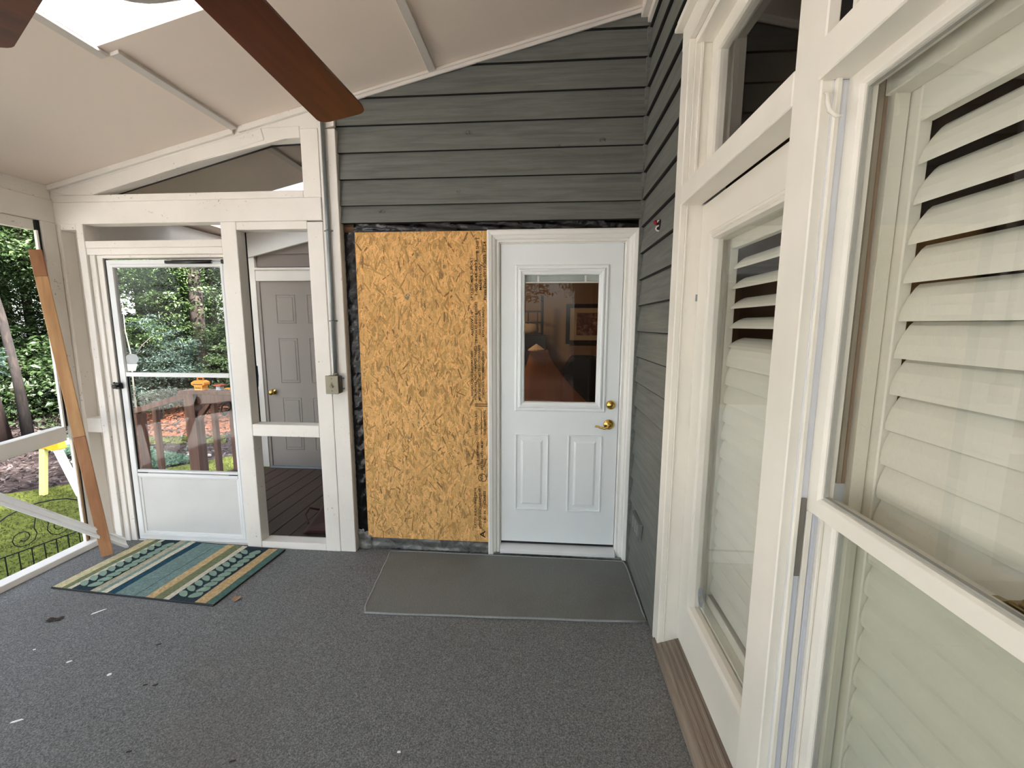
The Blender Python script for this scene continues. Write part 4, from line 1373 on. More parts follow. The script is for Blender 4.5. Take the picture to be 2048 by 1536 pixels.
# ================================================================== RAILING AND THINGS ON IT
rl_ = root('deck_railing', (-3.65, 4.38, 0), 'weathered brown deck railing seen through the storm door glass', 'railing')
bx('post', (-3.92, -3.80, 4.30, 4.42, -0.75, 0.86), 'rail_brown', rl_)
bx('cap_rail', (-3.95, -3.28, 4.27, 4.45, 0.860, 0.893), 'rail_brown', rl_)
bx('top_rail', (-3.80, -3.28, 4.34, 4.40, 0.745, 0.859), 'rail_brown', rl_)
for x in (-3.66, -3.45):
    bx('baluster', (x, x + (0.05 if x < -3.5 else 0.15), 4.35, 4.40, -0.18, 0.744), 'rail_brown', rl_)
build('brace', MB().prism([(-3.80, 4.33, 0.55), (-3.80, 4.33, 0.63), (-3.68, 4.33, 0.745), (-3.64, 4.33, 0.745)], [(-3.80, 4.38, 0.55), (-3.80, 4.38, 0.63), (-3.68, 4.38, 0.745), (-3.64, 4.38, 0.745)]), 'rail_brown', rl_)
rs_ = root('stair_railing', (-4.5, 4.3, -0.3), 'dark brown stair rail going down from the deck to yard', 'railing')
bx('post', (-4.62, -4.49, 4.30, 4.42, -0.75, 0.62), 'rail_brown', rs_)
build('top_rail', MB().prism([(-4.66, 4.32, 0.585), (-3.93, 4.32, 0.80), (-3.93, 4.32, 0.86), (-4.66, 4.32, 0.645)], [(-4.66, 4.40, 0.585), (-3.93, 4.40, 0.80), (-3.93, 4.40, 0.86), (-4.66, 4.40, 0.645)]), 'rail_brown', rs_)
bx('baluster', (-4.34, -4.29, 4.335, 4.385, -0.5, 0.68), 'rail_brown', rs_)
st = root('deck_steps', (-3.85, 3.9, -0.75), 'brown wooden steps from the landing down to lawn', 'steps')
for k in range(3):
    bx('tread', (-3.76 - 0.26 * k, -3.49 - 0.26 * k, 3.55, 4.25, -0.22 - 0.18 * k, -0.185 - 0.18 * k), 'rail_brown', st)
build('stringer', MB().prism([(-3.49, 3.50, -0.20), (-3.49, 3.50, -0.75), (-4.25, 3.50, -0.75), (-4.25, 3.50, -0.62)], [(-3.49, 3.54, -0.20), (-3.49, 3.54, -0.75), (-4.25, 3.54, -0.75), (-4.25, 3.54, -0.62)]), 'rail_brown', st)

tc = root('tool_case', (-3.73, 4.34, 0.893), 'yellow and black tool case with handle standing on brown rail', 'tool case')
build('body', MB().prism([(x, 4.30, z) for x, z in [(-3.780, 0.894), (-3.685, 0.894), (-3.682, 0.948), (-3.655, 0.958), (-3.655, 0.985), (-3.690, 1.003), (-3.775, 1.003), (-3.815, 0.982), (-3.815, 0.955), (-3.783, 0.946)]],
                         [(x, 4.38, z) for x, z in [(-3.780, 0.894), (-3.685, 0.894), (-3.682, 0.948), (-3.655, 0.958), (-3.655, 0.985), (-3.690, 1.003), (-3.775, 1.003), (-3.815, 0.982), (-3.815, 0.955), (-3.783, 0.946)]]), 'yellow_plastic', tc, bevel=0.004)
build('handle', MB().tube([(-3.765, 4.34, 1.000), (-3.765, 4.34, 1.035), (-3.70, 4.34, 1.035), (-3.70, 4.34, 1.000)], 0.008, 8), 'yellow_plastic', tc)
bx('latch_band', (-3.79, -3.68, 4.2985, 4.30, 0.960, 0.966), 'print_black', tc, 0)
text_mesh([('DEWALT', 0.068, 0.015, Matrix(((1, 0, 0, -3.766), (0, 0, -1, 4.2985), (0, 1, 0, 0.915), (0, 0, 0, 1))))], 'print_black', tc)
jar = root('small_jar', (-3.505, 4.34, 0.893), 'small jar with orange lid on brown rail beside tool case', 'jar')
bx('body', (-3.545, -3.485, 4.31, 4.37, 0.8935, 0.945), 'decal_grey', jar, 0.008)
bx('lid', (-3.56, -3.47, 4.30, 4.38, 0.945, 0.960), 'orange_plastic', jar, 0.004)
yc = root('yellow_tape_measure', (-3.43, 4.34, 0.893), 'small yellow tape measure on brown rail at glass edge', 'tape measure')
bx('case', (-3.455, -3.385, 4.32, 4.36, 0.8935, 0.925), 'yellow_plastic', yc, 0.01, seg=2)
bx('clip', (-3.445, -3.40, 4.318, 4.3195, 0.900, 0.915), 'black_plastic_part', yc, 0)
crd = MB()
for k in range(3):
    crd.v  # loops of one cord
pts = []
for t in range(60):
    a = t / 60 * 2 * math.pi * 3
    pts.append((-3.46 + 0.055 * math.cos(a) + 0.02 * math.sin(t * 0.3), 4.335 - 0.0015 * (t % 20), 0.70 + 0.075 * math.sin(a) + 0.012 * math.cos(t * 0.37)))
pts = [(-3.52, 4.335, 0.745), (-3.50, 4.33, 0.76)] + pts
build('power_cord', MB().tube(pts, 0.006, 6), 'cord_black', None, 'coiled dark power cord hanging on the brown deck railing', 'cord', smooth=True)

# ================================================================== CEILING FAN
HX, HY, HZ = -0.572, 0.560, 2.185
fn = root('ceiling_fan', (HX, HY, HZ), 'ceiling fan with reddish brown wooden blades hanging below skylight', 'fan')
build('motor_housing', MB().lathe((HX, HY, HZ + 0.0), (0, 0, 1), [(0.10, -0.02), (0.135, 0.0), (0.14, 0.08), (0.10, 0.12), (0.03, 0.14)], 28), 'fan_white', fn, smooth=True)
build('light_bowl', MB().lathe((HX, HY, HZ), (0, 0, -1), [(0.130, 0.02), (0.145, 0.04), (0.135, 0.08), (0.09, 0.115), (0.001, 0.128)], 28), 'fan_white', fn, smooth=True)
build('downrod', MB().tube([(HX, HY, HZ + 0.14), (HX, HY, CZ(HX) - 0.06)], 0.016, 10), 'fan_white', fn)
build('canopy', MB().lathe((HX, HY, CZ(HX) - 0.075), (0, 0, 1), [(0.03, 0), (0.06, 0.03), (0.07, 0.06)], 18), 'fan_white', fn)
for ang in (90.0, 153.5, 226, 298, 17):
    a = R(ang)
    U_, V_ = Vector((math.cos(a), math.sin(a), 0)), Vector((-math.sin(a), math.cos(a), 0))
    tilt = R(-11)
    Vt = V_ * math.cos(tilt) + Vector((0, 0, 1)) * math.sin(tilt)
    nz = U_.cross(Vt)
    out2 = []
    r0, r1 = 0.19, 0.690
    w0, w1 = 0.050, 0.068
    out2 += [(r0, -w0), (r1 - 0.025, -w1)]
    for k in range(5):
        t = R(-90 + 22.5 * k)
        out2.append((r1 - 0.025 + 0.025 * math.cos(t), -w1 + 0.025 + 0.025 * math.sin(t)))
    for k in range(5):
        t = R(22.5 * k)
        out2.append((r1 - 0.025 + 0.025 * math.cos(t), w1 - 0.025 + 0.025 * math.sin(t)))
    out2 += [(r0, w0)]
    C0 = Vector((HX, HY, HZ))
    top = [C0 + U_ * p + Vt * q + nz * 0.004 for p, q in out2]
    bot = [C0 + U_ * p + Vt * q - nz * 0.004 for p, q in out2]
    bld = build('fan_blade', MB().prism(bot, top), 'fan_wood', fn)
    arm = [C0 + U_ * 0.12 + Vt * w - nz * 0.004 for w in (-0.02, 0.02)] + [C0 + U_ * 0.205 + Vt * w - nz * 0.0045 for w in (0.032, -0.032)]
    arm2 = [p - Vector((0, 0, 0.006)) for p in arm]
    build('blade_iron', MB().prism(arm, arm2), 'fan_white', bld)

# ================================================================== LOOSE THINGS INSIDE
# leaning brown trim board
pb = root('leaning_board', (-3.0, 2.56, 0), 'long brown board leaning against the left corner post', 'board')
B0, B1 = Vector((-3.018, 2.565, 0.0)), Vector((-3.295, 2.612, 2.085))
ax = (B1 - B0).normalized()
sd = Vector((0.80, 0.60, 0)).normalized()
sd = (sd - ax * sd.dot(ax)).normalized()
nn = ax.cross(sd)


def plank(s0, s1, w, th):
    a = B0 + ax * s0
    b = B0 + ax * s1
    lo = [a - sd * w / 2 - nn * th / 2, a + sd * w / 2 - nn * th / 2, a + sd * w / 2 + nn * th / 2, a - sd * w / 2 + nn * th / 2]
    hi = [b - sd * w / 2 - nn * th / 2, b + sd * w / 2 - nn * th / 2, b + sd * w / 2 + nn * th / 2, b - sd * w / 2 + nn * th / 2]
    return lo, hi


lo, hi = plank(0.012, 0.86, 0.062, 0.016)
build('lower_length', MB().prism(lo, hi), 'plank_dark', pb, bevel=0.002)
lo, hi = plank(0.861, 1.93, 0.062, 0.016)
build('upper_length', MB().prism(lo, hi), 'plank_tan', pb, bevel=0.002)
lo, hi = plank(1.931, 2.10, 0.062, 0.016)
build('tip', MB().prism(lo, hi), 'plank_dark', pb, bevel=0.002)

# white vinyl trim length lying across the opening
P0, P1 = Vector((-3.02, 2.70, 0.030)), Vector((-3.235, 2.02, 0.735))
ax = (P1 - P0).normalized()
sd = Vector((0, 0, 1)) - ax * ax.z
sd.normalize()
nn = ax.cross(sd)
if nn.x < 0:
    nn = -nn
nn = (nn + Vector((0, 0, 0.3)))
nn = (nn - ax * nn.dot(ax)).normalized()
sd = nn.cross(ax)
if sd.z < 0:
    sd = -sd
prof = [(-0.030, 0), (0.030, 0), (0.030, 0.010), (0.018, 0.016), (0.010, 0.010), (-0.006, 0.010), (-0.014, 0.018), (-0.030, 0.014)]
P2 = P0 + ax * 1.25
cut = 0.045
a = [P0 + sd * s + nn * t + ax * (cut * (s / 0.03) * 0.8) for s, t in prof]
b = [P2 + sd * s + nn * t for s, t in prof]
build('trim_length', MB().prism(a, b), 'vinyl_bright', None, 'white moulded trim length lying slantwise from the floor across the left opening', 'trim', bevel=0.001)

# striped rug
RC = Vector((-2.420, 2.475, 0.0))
rug = bpy.data.objects.new('striped_rug', None)
rug.location = RC
rug.rotation_euler = (0, 0, R(-4.0))
COL.objects.link(rug)
ORG[rug.name] = Vector((0, 0, 0))
meta(rug, 'striped teal and cream rug with leaf vines before storm door', 'rug')
RW, RD = 1.115, 0.615
seq = [(0, 'y'), (80, 'o'), (130, 'c'), (165, 'n'), (325, 'b'), (385, 't'), (425, 'c'), (470, 'n2'), (540, 'w'), (700, 'n2'), (708, 'w'), (715, 'w'), (790, 'g'), (860, 'o'), (935, 'c'), (985, 'n'), (1190, 'g'), (1270, 't2')]
colr = {'y': rgb(196, 186, 150), 'o': rgb(116, 122, 92), 'c': rgb(198, 192, 172), 'n': rgb(50, 64, 70), 'b': rgb(172, 168, 146), 't': rgb(124, 146, 136), 'n2': rgb(42, 72, 86), 'w': rgb(114, 136, 132), 'g': rgb(190, 164, 122), 't2': rgb(86, 112, 104)}
m = NT('rug_stripes')
tc = m.n('ShaderNodeTexCoord')
sx = m.n('ShaderNodeSeparateXYZ')
m.l(tc.outputs['Object'], sx.inputs[0])
mr = m.n('ShaderNodeMapRange')
mr.inputs['From Min'].default_value = -RW / 2
mr.inputs['From Max'].default_value = RW / 2
m.l(sx.outputs['X'], mr.inputs['Value'])
v = m.coords((1, 1, 1), 'Object', False)
wob = m.noise(v, 6, 2, 0.5)
ad = m.n('ShaderNodeMath', operation='MULTIPLY_ADD')
ad.inputs[1].default_value = 0.012
m.l(wob, ad.inputs[0])
m.l(mr.outputs[0], ad.inputs[2])
c = m.ramp(ad.outputs[0], [((p / 1340.0) + 0.006, colr[k]) for p, k in seq], 'CONSTANT')
f1 = m.noise(v, 26, 4, 0.6, 2.5)
c = m.mix(c, m.ramp(f1, [(0.35, 0.78), (0.5, 1.0), (0.62, 1.3)]), 0.8, 'MULTIPLY')
f2 = m.noise(v, 420, 2, 0.6)
c = m.mix(c, m.ramp(f2, [(0.3, 0.7), (0.7, 1.1)]), 0.7, 'MULTIPLY')
m.bsdf(c, 0.95, 0, f2, 0.4, 0.004, 0.05)


def rugf(u, v_):
    x, y = (u - 0.5) * RW, (v_ - 0.5) * RD
    return (x, y, 0.011 + 0.0025 * math.sin(u * 17) * math.sin(v_ * 5))


rb_ = MB()
rb_.grid(rugf, 40, 16)
k = len(rb_.v)
build('rug_pile', rb_, 'rug_stripes', rug, fixn=False)
build('rug_edge', MB().tube([(-RW / 2, -RD / 2, 0.006), (RW / 2, -RD / 2, 0.006), (RW / 2, RD / 2, 0.006), (-RW / 2, RD / 2, 0.006)], 0.006, 6, True), 'black_gasket', rug)
plain('leaf_sage', rgb(126, 150, 134), 0.9, 0, 0.12, 30, 0.2)
lf = MB()
for xc_ in (-RW / 2 + RW * 245 / 1340, -RW / 2 + RW * 1088 / 1340):
    for j in range(11):
        y0 = -RD / 2 + 0.03 + j * (RD - 0.03) / 11
        for sgn in (-1, 1):
            if y0 > RD / 2 - 0.055:
                continue
            ang = R(90 - sgn * 52) if sgn > 0 else R(90 + 58)
            Lf, wf_ = (0.076, 0.030) if sgn > 0 else (0.084, 0.020)
            c_, s_ = math.cos(ang), math.sin(ang)
            ptsl = []
            for q in range(10):
                t = q / 10 * 2 * math.pi
                u = (0.5 - 0.5 * math.cos(t)) * Lf + 0.008
                w_ = math.sin(t) * wf_ * (0.6 + 0.6 * u / Lf)
                ptsl.append((xc_ + u * c_ - w_ * s_, y0 + u * s_ + w_ * c_, 0.0152))
            lf.add(ptsl, [tuple(range(10))])
build('leaf_motif', lf, 'leaf_sage', rug, kind='stuff', fixn=False)

# grey bound mat
gm = root('carpet_mat', (-0.2, 2.45, 0), 'grey carpet mat with pale bound edge before the white door', 'mat')
gp = [(-1.006, 2.138), (0.566, 2.188), (0.558, 2.795), (-1.082, 2.800)]
build('pile', MB().prism([(x, y, 0.001) for x, y in gp], [(x, y, 0.009) for x, y in gp]), 'carpet_mat', gm, bevel=0.002)
loop = []
for i in range(4):
    p, q = Vector(gp[i] + (0.006,)), Vector(gp[(i + 1) % 4] + (0.006,))
    for t in range(12):
        w = p.lerp(q, (t + (0.12 if t == 0 else 0)) / 12)
        loop.append((w.x + 0.0015 * math.sin(t * 2.1 + i), w.y + 0.0015 * math.cos(t * 1.7 + i), 0.006))
build('bound_edge', MB().tube(loop, 0.0065, 6, True), 'mat_binding', gm, smooth=True)


# litter on the carpet
def fl(px, py):
    d = Fv + R2 * ((px - 1024) / F_PX) - U2 * ((py - 768) / F_PX)
    t = -CAM_H / d.z
    return d.x * t, d.y * t


def chip(px, py, L, w, ang, label):
    x, y = fl(px, py)
    c_, s_ = math.cos(ang), math.sin(ang)
    o2 = [(-L / 2, -w * 0.2), (-L * 0.2, -w / 2), (L / 2, -w * 0.1), (L * 0.3, w / 2), (-L * 0.35, w * 0.4)]
    P_ = [(x + a_ * c_ - b_ * s_, y + a_ * s_ + b_ * c_) for a_, b_ in o2]
    return build('paint_chip', MB().prism([(p, q, 0.001) for p, q in P_], [(p, q, 0.004) for p, q in P_]), 'chip_white', None, label, 'paint chip')


chip(198, 1224, 0.065, 0.010, 0.9, 'long white paint chip on carpet in front of the striped rug')
chip(139, 1324, 0.022, 0.010, 0.6, 'small white paint chip on carpet left of rug front')
chip(219, 1350, 0.018, 0.016, 0.2, 'stubby white paint chip on open carpet, second from the left edge')
chip(34, 1443, 0.040, 0.009, 0.5, 'white paint chip on carpet nearest the bottom left corner')
chip(69, 1300, 0.012, 0.006, 0.3, 'tiny white paint chip on carpet near the left bottom plate')
chip(798, 1505, 0.014, 0.008, 0.0, 'cream paint chip on carpet at the bottom edge below mat')
x, y = fl(473, 1200)
build('dry_leaf', MB().grid(lambda u, v_: (x + (u - 0.5) * 0.045 * (1 - 0.5 * abs(v_ - 0.5)), y + (v_ - 0.5) * 0.035, 0.004 + 0.012 * abs(u - 0.5) + 0.006 * v_), 6, 5), 'dry_leaf', None, 'curled dry brown leaf on carpet beside rug corner', 'leaf', smooth=True)
x2, y2 = fl(108, 1241)
build('dead_leaf', MB().grid(lambda u, v_: (x2 + (u - 0.5) * 0.075, y2 + (v_ - 0.5) * 0.03 + 0.02 * (u - 0.5), 0.003 + 0.01 * abs(v_ - 0.5) + 0.004 * math.sin(9 * u)), 8, 4), 'dark_twig', None, 'dark shrivelled leaf on carpet left of the striped rug', 'leaf', smooth=True)
for i, (px, py, L, a, lab) in enumerate([(311, 1371, 0.02, 0.6, 'short dark twig on open carpet beyond the chips'), (291, 1371, 0.016, 0.5, 'dark bark crumb on carpet left of the short twig'), (258, 1505, 0.016, 0.4, 'dark crumb on carpet at the bottom left of frame'), (465, 1524, 0.022, 0.4, 'dark sliver on carpet near bottom edge'), (318, 1290, 0.02, 0.6, 'thin dark sliver on carpet before rug middle')]):
    x, y = fl(px, py)
    build('twig', MB().tube([(x - L / 2 * math.cos(a), y - L / 2 * math.sin(a), 0.004), (x + L / 2 * math.cos(a), y + L / 2 * math.sin(a), 0.004)], 0.0025, 5), 'dark_twig', None, lab, 'twig')

# ================================================================== OUTDOORS
GZ = -0.75
build('ground', MB().add([(-60, -40, GZ - 0.02), (30, -40, GZ - 0.02), (30, 60, GZ - 0.02), (-60, 60, GZ - 0.02)], [(0, 1, 2, 3)]), 'forest_floor', None, kind='structure', fixn=False)


def patch(name, poly, z, mat):
    return build(name, MB().prism([(x, y, GZ - 0.015) for x, y in poly], [(x, y, z) for x, y in poly]), mat, None, kind='structure')


lawn_poly = [(-3.45, 0.9), (-3.45, 2.9), (-4.1, 4.3), (-4.2, 8.0), (-5.2, 7.6), (-6.6, 5.9), (-7.5, 5.15), (-9.0, 3.4), (-10.5, 0.9)]
patch('ground_lawn', lawn_poly, GZ - 0.002, 'lawn_base')
straw_poly = [(-6.9, 8.4), (-9.0, 8.0), (-12.3, 11.2), (-11.0, 13.5), (-8.0, 12.5)]
patch('ground_bounce', [(-14, -9), (-3.5, -9), (-3.5, 0.9), (-13, 0.9)], GZ + 0.012, 'bounce_pale')  # unseen pale slab added beside the porch to bounce sunlight indoors
patch('ground_straw', straw_poly, GZ - 0.006, 'pine_straw')
strip_poly = [(-6.4, 7.9), (-9.0, 7.5), (-9.1, 8.05), (-6.8, 8.5)]
patch('ground_grass', strip_poly, GZ - 0.002, 'lawn_base')


def inside(px, py, poly):
    r = False
    j = len(poly) - 1
    for i in range(len(poly)):
        xi, yi = poly[i]
        xj, yj = poly[j]
        if (yi > py) != (yj > py) and px < (xj - xi) * (py - yi) / (yj - yi) + xi:
            r = not r
        j = i
    return r


def leafmesh(name, P, sizes, tones, normals=None, aspect=0.55, mat='leaf'):
    """numpy-built mesh of bent leaf quads (two faces folded on the midrib)"""
    n = len(P)
    if normals is None:
        d = rng.normal(size=(n, 3))
        d[:, 2] = np.abs(d[:, 2]) * 0.6
    else:
        d = normals
    d /= np.linalg.norm(d, axis=1, keepdims=True) + 1e-9
    r = rng.normal(size=(n, 3))
    a = np.cross(d, r)
    a /= np.linalg.norm(a, axis=1, keepdims=True) + 1e-9
    b = np.cross(d, a)
    L = sizes[:, None]
    w = L * aspect * 0.5
    v0 = P - a * L * 0.5
    v1 = P + b * w + d * L * 0.10
    v2 = P + a * L * 0.5 - d * L * 0.08
    v3 = P - b * w + d * L * 0.10
    V = np.stack([v0, v1, v2, v3], 1).reshape(-1, 3).astype(np.float32)
    idx = np.arange(n)[:, None] * 4
    F = np.concatenate([idx + np.array([[0, 1, 2]]), idx + np.array([[0, 2, 3]])], 1).reshape(-1).astype(np.int32)
    me = bpy.data.meshes.new(name)
    me.vertices.add(len(V))
    me.vertices.foreach_set('co', V.ravel())
    me.loops.add(len(F))
    me.loops.foreach_set('vertex_index', F)
    nf = len(F) // 3
    me.polygons.add(nf)
    me.polygons.foreach_set('loop_start', np.arange(nf, dtype=np.int32) * 3)
    me.polygons.foreach_set('loop_total', np.full(nf, 3, dtype=np.int32))
    me.update()
    ca = me.color_attributes.new('tone', 'FLOAT_COLOR', 'POINT')
    T = np.concatenate([np.repeat(tones, 4, 0), np.ones((n * 4, 1))], 1).astype(np.float32)
    ca.data.foreach_set('color', T.ravel())
    me.materials.append(M[mat])
    return me


def tones_for(n, c0, c1, hi=0.05):
    t = rng.random((n, 1))
    c = np.array(c0) * (1 - t) + np.array(c1) * t
    return np.clip(c * rng.uniform(0.7, 1.3, (n, 1)), 0, 1)


def crown(name, n, blobs, size, c0, c1, aspect=0.55):
    """leaves on sprays that droop outward from the blob centres"""
    P, Nn = [], []
    tot = sum(b[3] ** 2 for b in blobs)
    for (x, y, z, r, sq) in blobs:
        k = int(2.3 * n * r * r / tot)
        ns = max(4, k // 22)
        d = rng.normal(size=(ns, 3))
        d /= np.linalg.norm(d, axis=1, keepdims=True)
        rad = r * rng.uniform(0.45, 1.0, (ns, 1)) ** 0.6
        base = d * rad
        base[:, 2] *= sq
        for j in range(22):
            off = rng.normal(scale=r * 0.16, size=(ns, 3)) * np.array([1, 1, 0.35])
            p = base + off
            P.append(p + np.array([x, y, z]))
            nn_ = np.tile(np.array([[0, 0, 1.0]]), (ns, 1)) + 0.55 * rng.normal(size=(ns, 3)) + 0.4 * d
            Nn.append(nn_)
    P = np.concatenate(P)
    Nn = np.concatenate(Nn)
    s = 0.60 * size * rng.uniform(0.6, 1.3, len(P))
    return leafmesh(name, P, s, tones_for(len(P), c0, c1), Nn, aspect)


def trunk_mb(h, r0, r1, lean=0.0, seed=0, n=10, flare=1.5):
    r = random.Random(seed)
    pts, rr = [], []
    for k in range(9):
        t = k / 8
        pts.append((lean * h * t * t + 0.05 * r.uniform(-1, 1) * t, 0.05 * r.uniform(-1, 1) * t, h * t))
        rr.append((r0 * (1 - t) + r1 * t) * (flare if k == 0 else 1.0))
    return MB().tube(pts, rr, n)


def tree(name, loc, h, r0, blobs, n, size, c0, c1, label, cat='tree', group=None, bark='bark', lean=0.0, branches=3, seed=0):
    t = root(name, loc, label, cat, group)
    ORG[t.name] = Vector((0, 0, 0))
    tk = build('trunk', trunk_mb(h, r0, r0 * 0.35, lean, seed), bark, t, smooth=True)
    rr = random.Random(seed)
    for k in range(branches):
        z0 = h * rr.uniform(0.35, 0.8)
        a = rr.uniform(0, 6.28)
        L = rr.uniform(1.0, 2.2) * (h / 8)
        tt = z0 / h
        b = build('branch', MB().tube([(lean * h * tt * tt, 0, z0), (lean * h * tt * tt + math.cos(a) * L * 0.5, math.sin(a) * L * 0.5, z0 + 0.35 * L), (lean * h * tt * tt + math.cos(a) * L, math.sin(a) * L, z0 + 0.5 * L)], [r0 * 0.3, r0 * 0.2, r0 * 0.08], 6), bark, t)
    me = crown('foliage', n, blobs, size, c0, c1)
    f = bpy.data.objects.new('foliage', me)
    COL.objects.link(f)
    f.parent = t
    f['kind'] = 'stuff'
    return t


G_D0, G_D1 = (0.016, 0.032, 0.010), (0.036, 0.062, 0.020)
G_M0, G_M1 = (0.026, 0.055, 0.016), (0.066, 0.115, 0.038)
G_L0, G_L1 = (0.050, 0.095, 0.026), (0.125, 0.190, 0.070)
G_T0, G_T1 = (0.050, 0.085, 0.064), (0.115, 0.175, 0.140)


def bl_(n, R_, z0, z1, r0, r1, seed, sq=0.6):
    r = random.Random(seed)
    o = []
    for k in range(n):
        a = r.uniform(0, 6.28)
        d = R_ * math.sqrt(r.random())
        o.append((d * math.cos(a), d * math.sin(a), r.uniform(z0, z1), r.uniform(r0, r1), sq))
    return o


LT = 'leafy green woodland tree standing in the thick of the woods'
GT = 'trees filling the woods behind the lawn'
tA = tree('tree', (-13, 12, GZ), 9.0, 0.16, bl_(16, 2.4, 2.2, 9.0, 0.9, 1.5, 1), 7500, 0.20, G_M0, G_L1, LT, group=GT, seed=1)
tB = tree('tree', (-17, 17, GZ), 10.0, 0.20, bl_(18, 2.6, 1.6, 10.0, 0.9, 1.6, 2), 7500, 0.22, G_D0, G_M1, LT, group=GT, seed=2)
tC = tree('tree', (-15.5, 9, GZ), 9.5, 0.18, bl_(16, 2.4, 3.0, 9.5, 0.9, 1.6, 3), 7500, 0.20, G_M0, G_M1, LT, group=GT, seed=3)
tD = tree('tree', (-11.5, 16, GZ), 10.0, 0.17, bl_(16, 2.4, 2.4, 10.0, 0.9, 1.5, 4), 7500, 0.20, G_M0, G_L1, LT, group=GT, seed=4)
kA, kB, kC, kD = kids(tA), kids(tB), kids(tC), kids(tD)
spots = [(-19, 11, 'C', 1.1), (-21, 15, 'B', 1.1), (-14.5, 15.5, 'B', 0.95), (-18, 20, 'B', 1.1), (-13.5, 19, 'C', 1.0), (-22, 20, 'C', 1.2), (-10.5, 20, 'A', 1.0), (-16, 24, 'B', 1.2),
         (-20.5, 7.5, 'B', 1.1), (-24, 11, 'C', 1.2), (-26, 17, 'B', 1.3), (-24, 24, 'B', 1.3), (-12, 25, 'D', 1.2), (-9.5, 24, 'B', 1.1), (-30, 12, 'B', 1.4), (-30, 22, 'C', 1.4), (-20, 29, 'B', 1.4),
         (-17.2, 13.2, 'A', 1.0), (-12.0, 13.7, 'D', 0.8), (-28, 29, 'B', 1.5), (-14, 31, 'C', 1.4), (-8, 29, 'D', 1.3), (-16.5, 10.8, 'B', 0.9), (-19, 13.2, 'B', 1.0), (-15, 18.0, 'B', 1.0), (-35, 17, 'B', 1.5), (-34, 28, 'B', 1.6), (-23, 5.5, 'C', 1.1), (-28, 7.0, 'B', 1.3), (-36, 9, 'C', 1.5)]
for i, (x, y, k, s) in enumerate(spots):
    src, ch = {'A': (tA, kA), 'B': (tB, kB), 'C': (tC, kC), 'D': (tD, kD)}[k]
    copy_tree(src, (x, y, GZ), i * 1.3, s, LT, GT, ch)

# woods carry on round the clearing, to the left of the frame and behind the porch
for i, (x, y, k, s_) in enumerate([(-23, 1.0, 'A', 1.2), (-25, -5, 'B', 1.3), (-22, -11, 'D', 1.2), (-14, -19, 'B', 1.3), (-8, -21, 'A', 1.3), (-3.0, -20, 'B', 1.3), (2.5, -21, 'D', 1.2), (8, -20, 'B', 1.3), (-19, -16, 'C', 1.3), (-28, -1, 'C', 1.5)]):
    src, ch_ = {'A': (tA, kA), 'B': (tB, kB), 'C': (tC, kC), 'D': (tD, kD)}[k]
    copy_tree(src, (x, y, GZ), i * 1.7, s_, 'leafy green tree across the clearing outside the porch', 'trees round the clearing', ch_)

# big red-brown trunks at the left
tL = root('tree', (-10.95, 7.4, GZ), 'big reddish brown tree trunk at the far left of the woods', 'tree')
ORG[tL.name] = Vector((0, 0, 0))
build('trunk', trunk_mb(11, 0.21, 0.15, 0.0, 21, 12, 1.6), 'bark_red', tL, smooth=True)
f = bpy.data.objects.new('foliage', crown('foliage', 4000, bl_(10, 2.2, 7.0, 11.5, 1.0, 1.6, 22), 0.22, G_M0, G_L1))
COL.objects.link(f)
f.parent = tL
f['kind'] = 'stuff'
tL2 = root('tree', (-10.35, 7.62, GZ), 'grey leaning tree trunk just right of the big reddish trunk', 'tree')
ORG[tL2.name] = Vector((0, 0, 0))
build('trunk', trunk_mb(10, 0.075, 0.045, -0.30, 23, 12, 1.3), 'bark_dark', tL2, smooth=True)
f = bpy.data.objects.new('foliage', crown('foliage', 3000, [(-2.4 + a_[0], a_[1], a_[2], a_[3], 0.6) for a_ in bl_(8, 2.0, 7.0, 10.5, 0.9, 1.5, 24)], 0.22, G_M0, G_L1))
COL.objects.link(f)
f.parent = tL2
f['kind'] = 'stuff'
# ivy-dark trunks seen through the storm door
for (x, y, r_, lab) in ((-10.3, 12.1, 0.20, 'straight dark trunk left of centre seen through storm door glass'), (-8.6, 12.6, 0.24, 'thick dark trunk right of centre seen through storm door glass'), (-10.9, 13.4, 0.15, 'thin dark trunk left of the straight trunk through the door glass')):
    t = root('tree', (x, y, GZ), lab, 'tree')
    ORG[t.name] = Vector((0, 0, 0))
    build('trunk', trunk_mb(10, r_, r_ * 0.7, 0.0, int(x * 10)), 'bark', t, smooth=True)
    f = bpy.data.objects.new('foliage', crown('foliage', 2600, bl_(7, 1.8, 5.5, 9.5, 0.8, 1.3, int(y * 10)), 0.2, G_M0, G_L1))
    COL.objects.link(f)
    f.parent = t
    f['kind'] = 'stuff'


def shrub(loc, blobs, n, size, c0, c1, label, stems=3, aspect=0.5, bark='bark', sh=1.0, name='shrub'):
    t = root(name, loc, label, name)
    ORG[t.name] = Vector((0, 0, 0))
    r = random.Random(int(loc[0] * 31 + loc[1] * 17))
    for k in range(stems):
        a = r.uniform(0, 6.28)
        d = r.uniform(0.1, 0.35) * sh
        build('stem', MB().tube([(0.03 * k, 0, 0), (d * 0.5 * math.cos(a), d * 0.5 * math.sin(a), 0.5 * sh), (d * 1.6 * math.cos(a), d * 1.6 * math.sin(a), 1.1 * sh)], [0.022, 0.016, 0.008], 6), bark, t)
    f = bpy.data.objects.new('foliage', crown('foliage', n, blobs, size, c0, c1, aspect))
    COL.objects.link(f)
    f.parent = t
    f['kind'] = 'stuff'
    return t


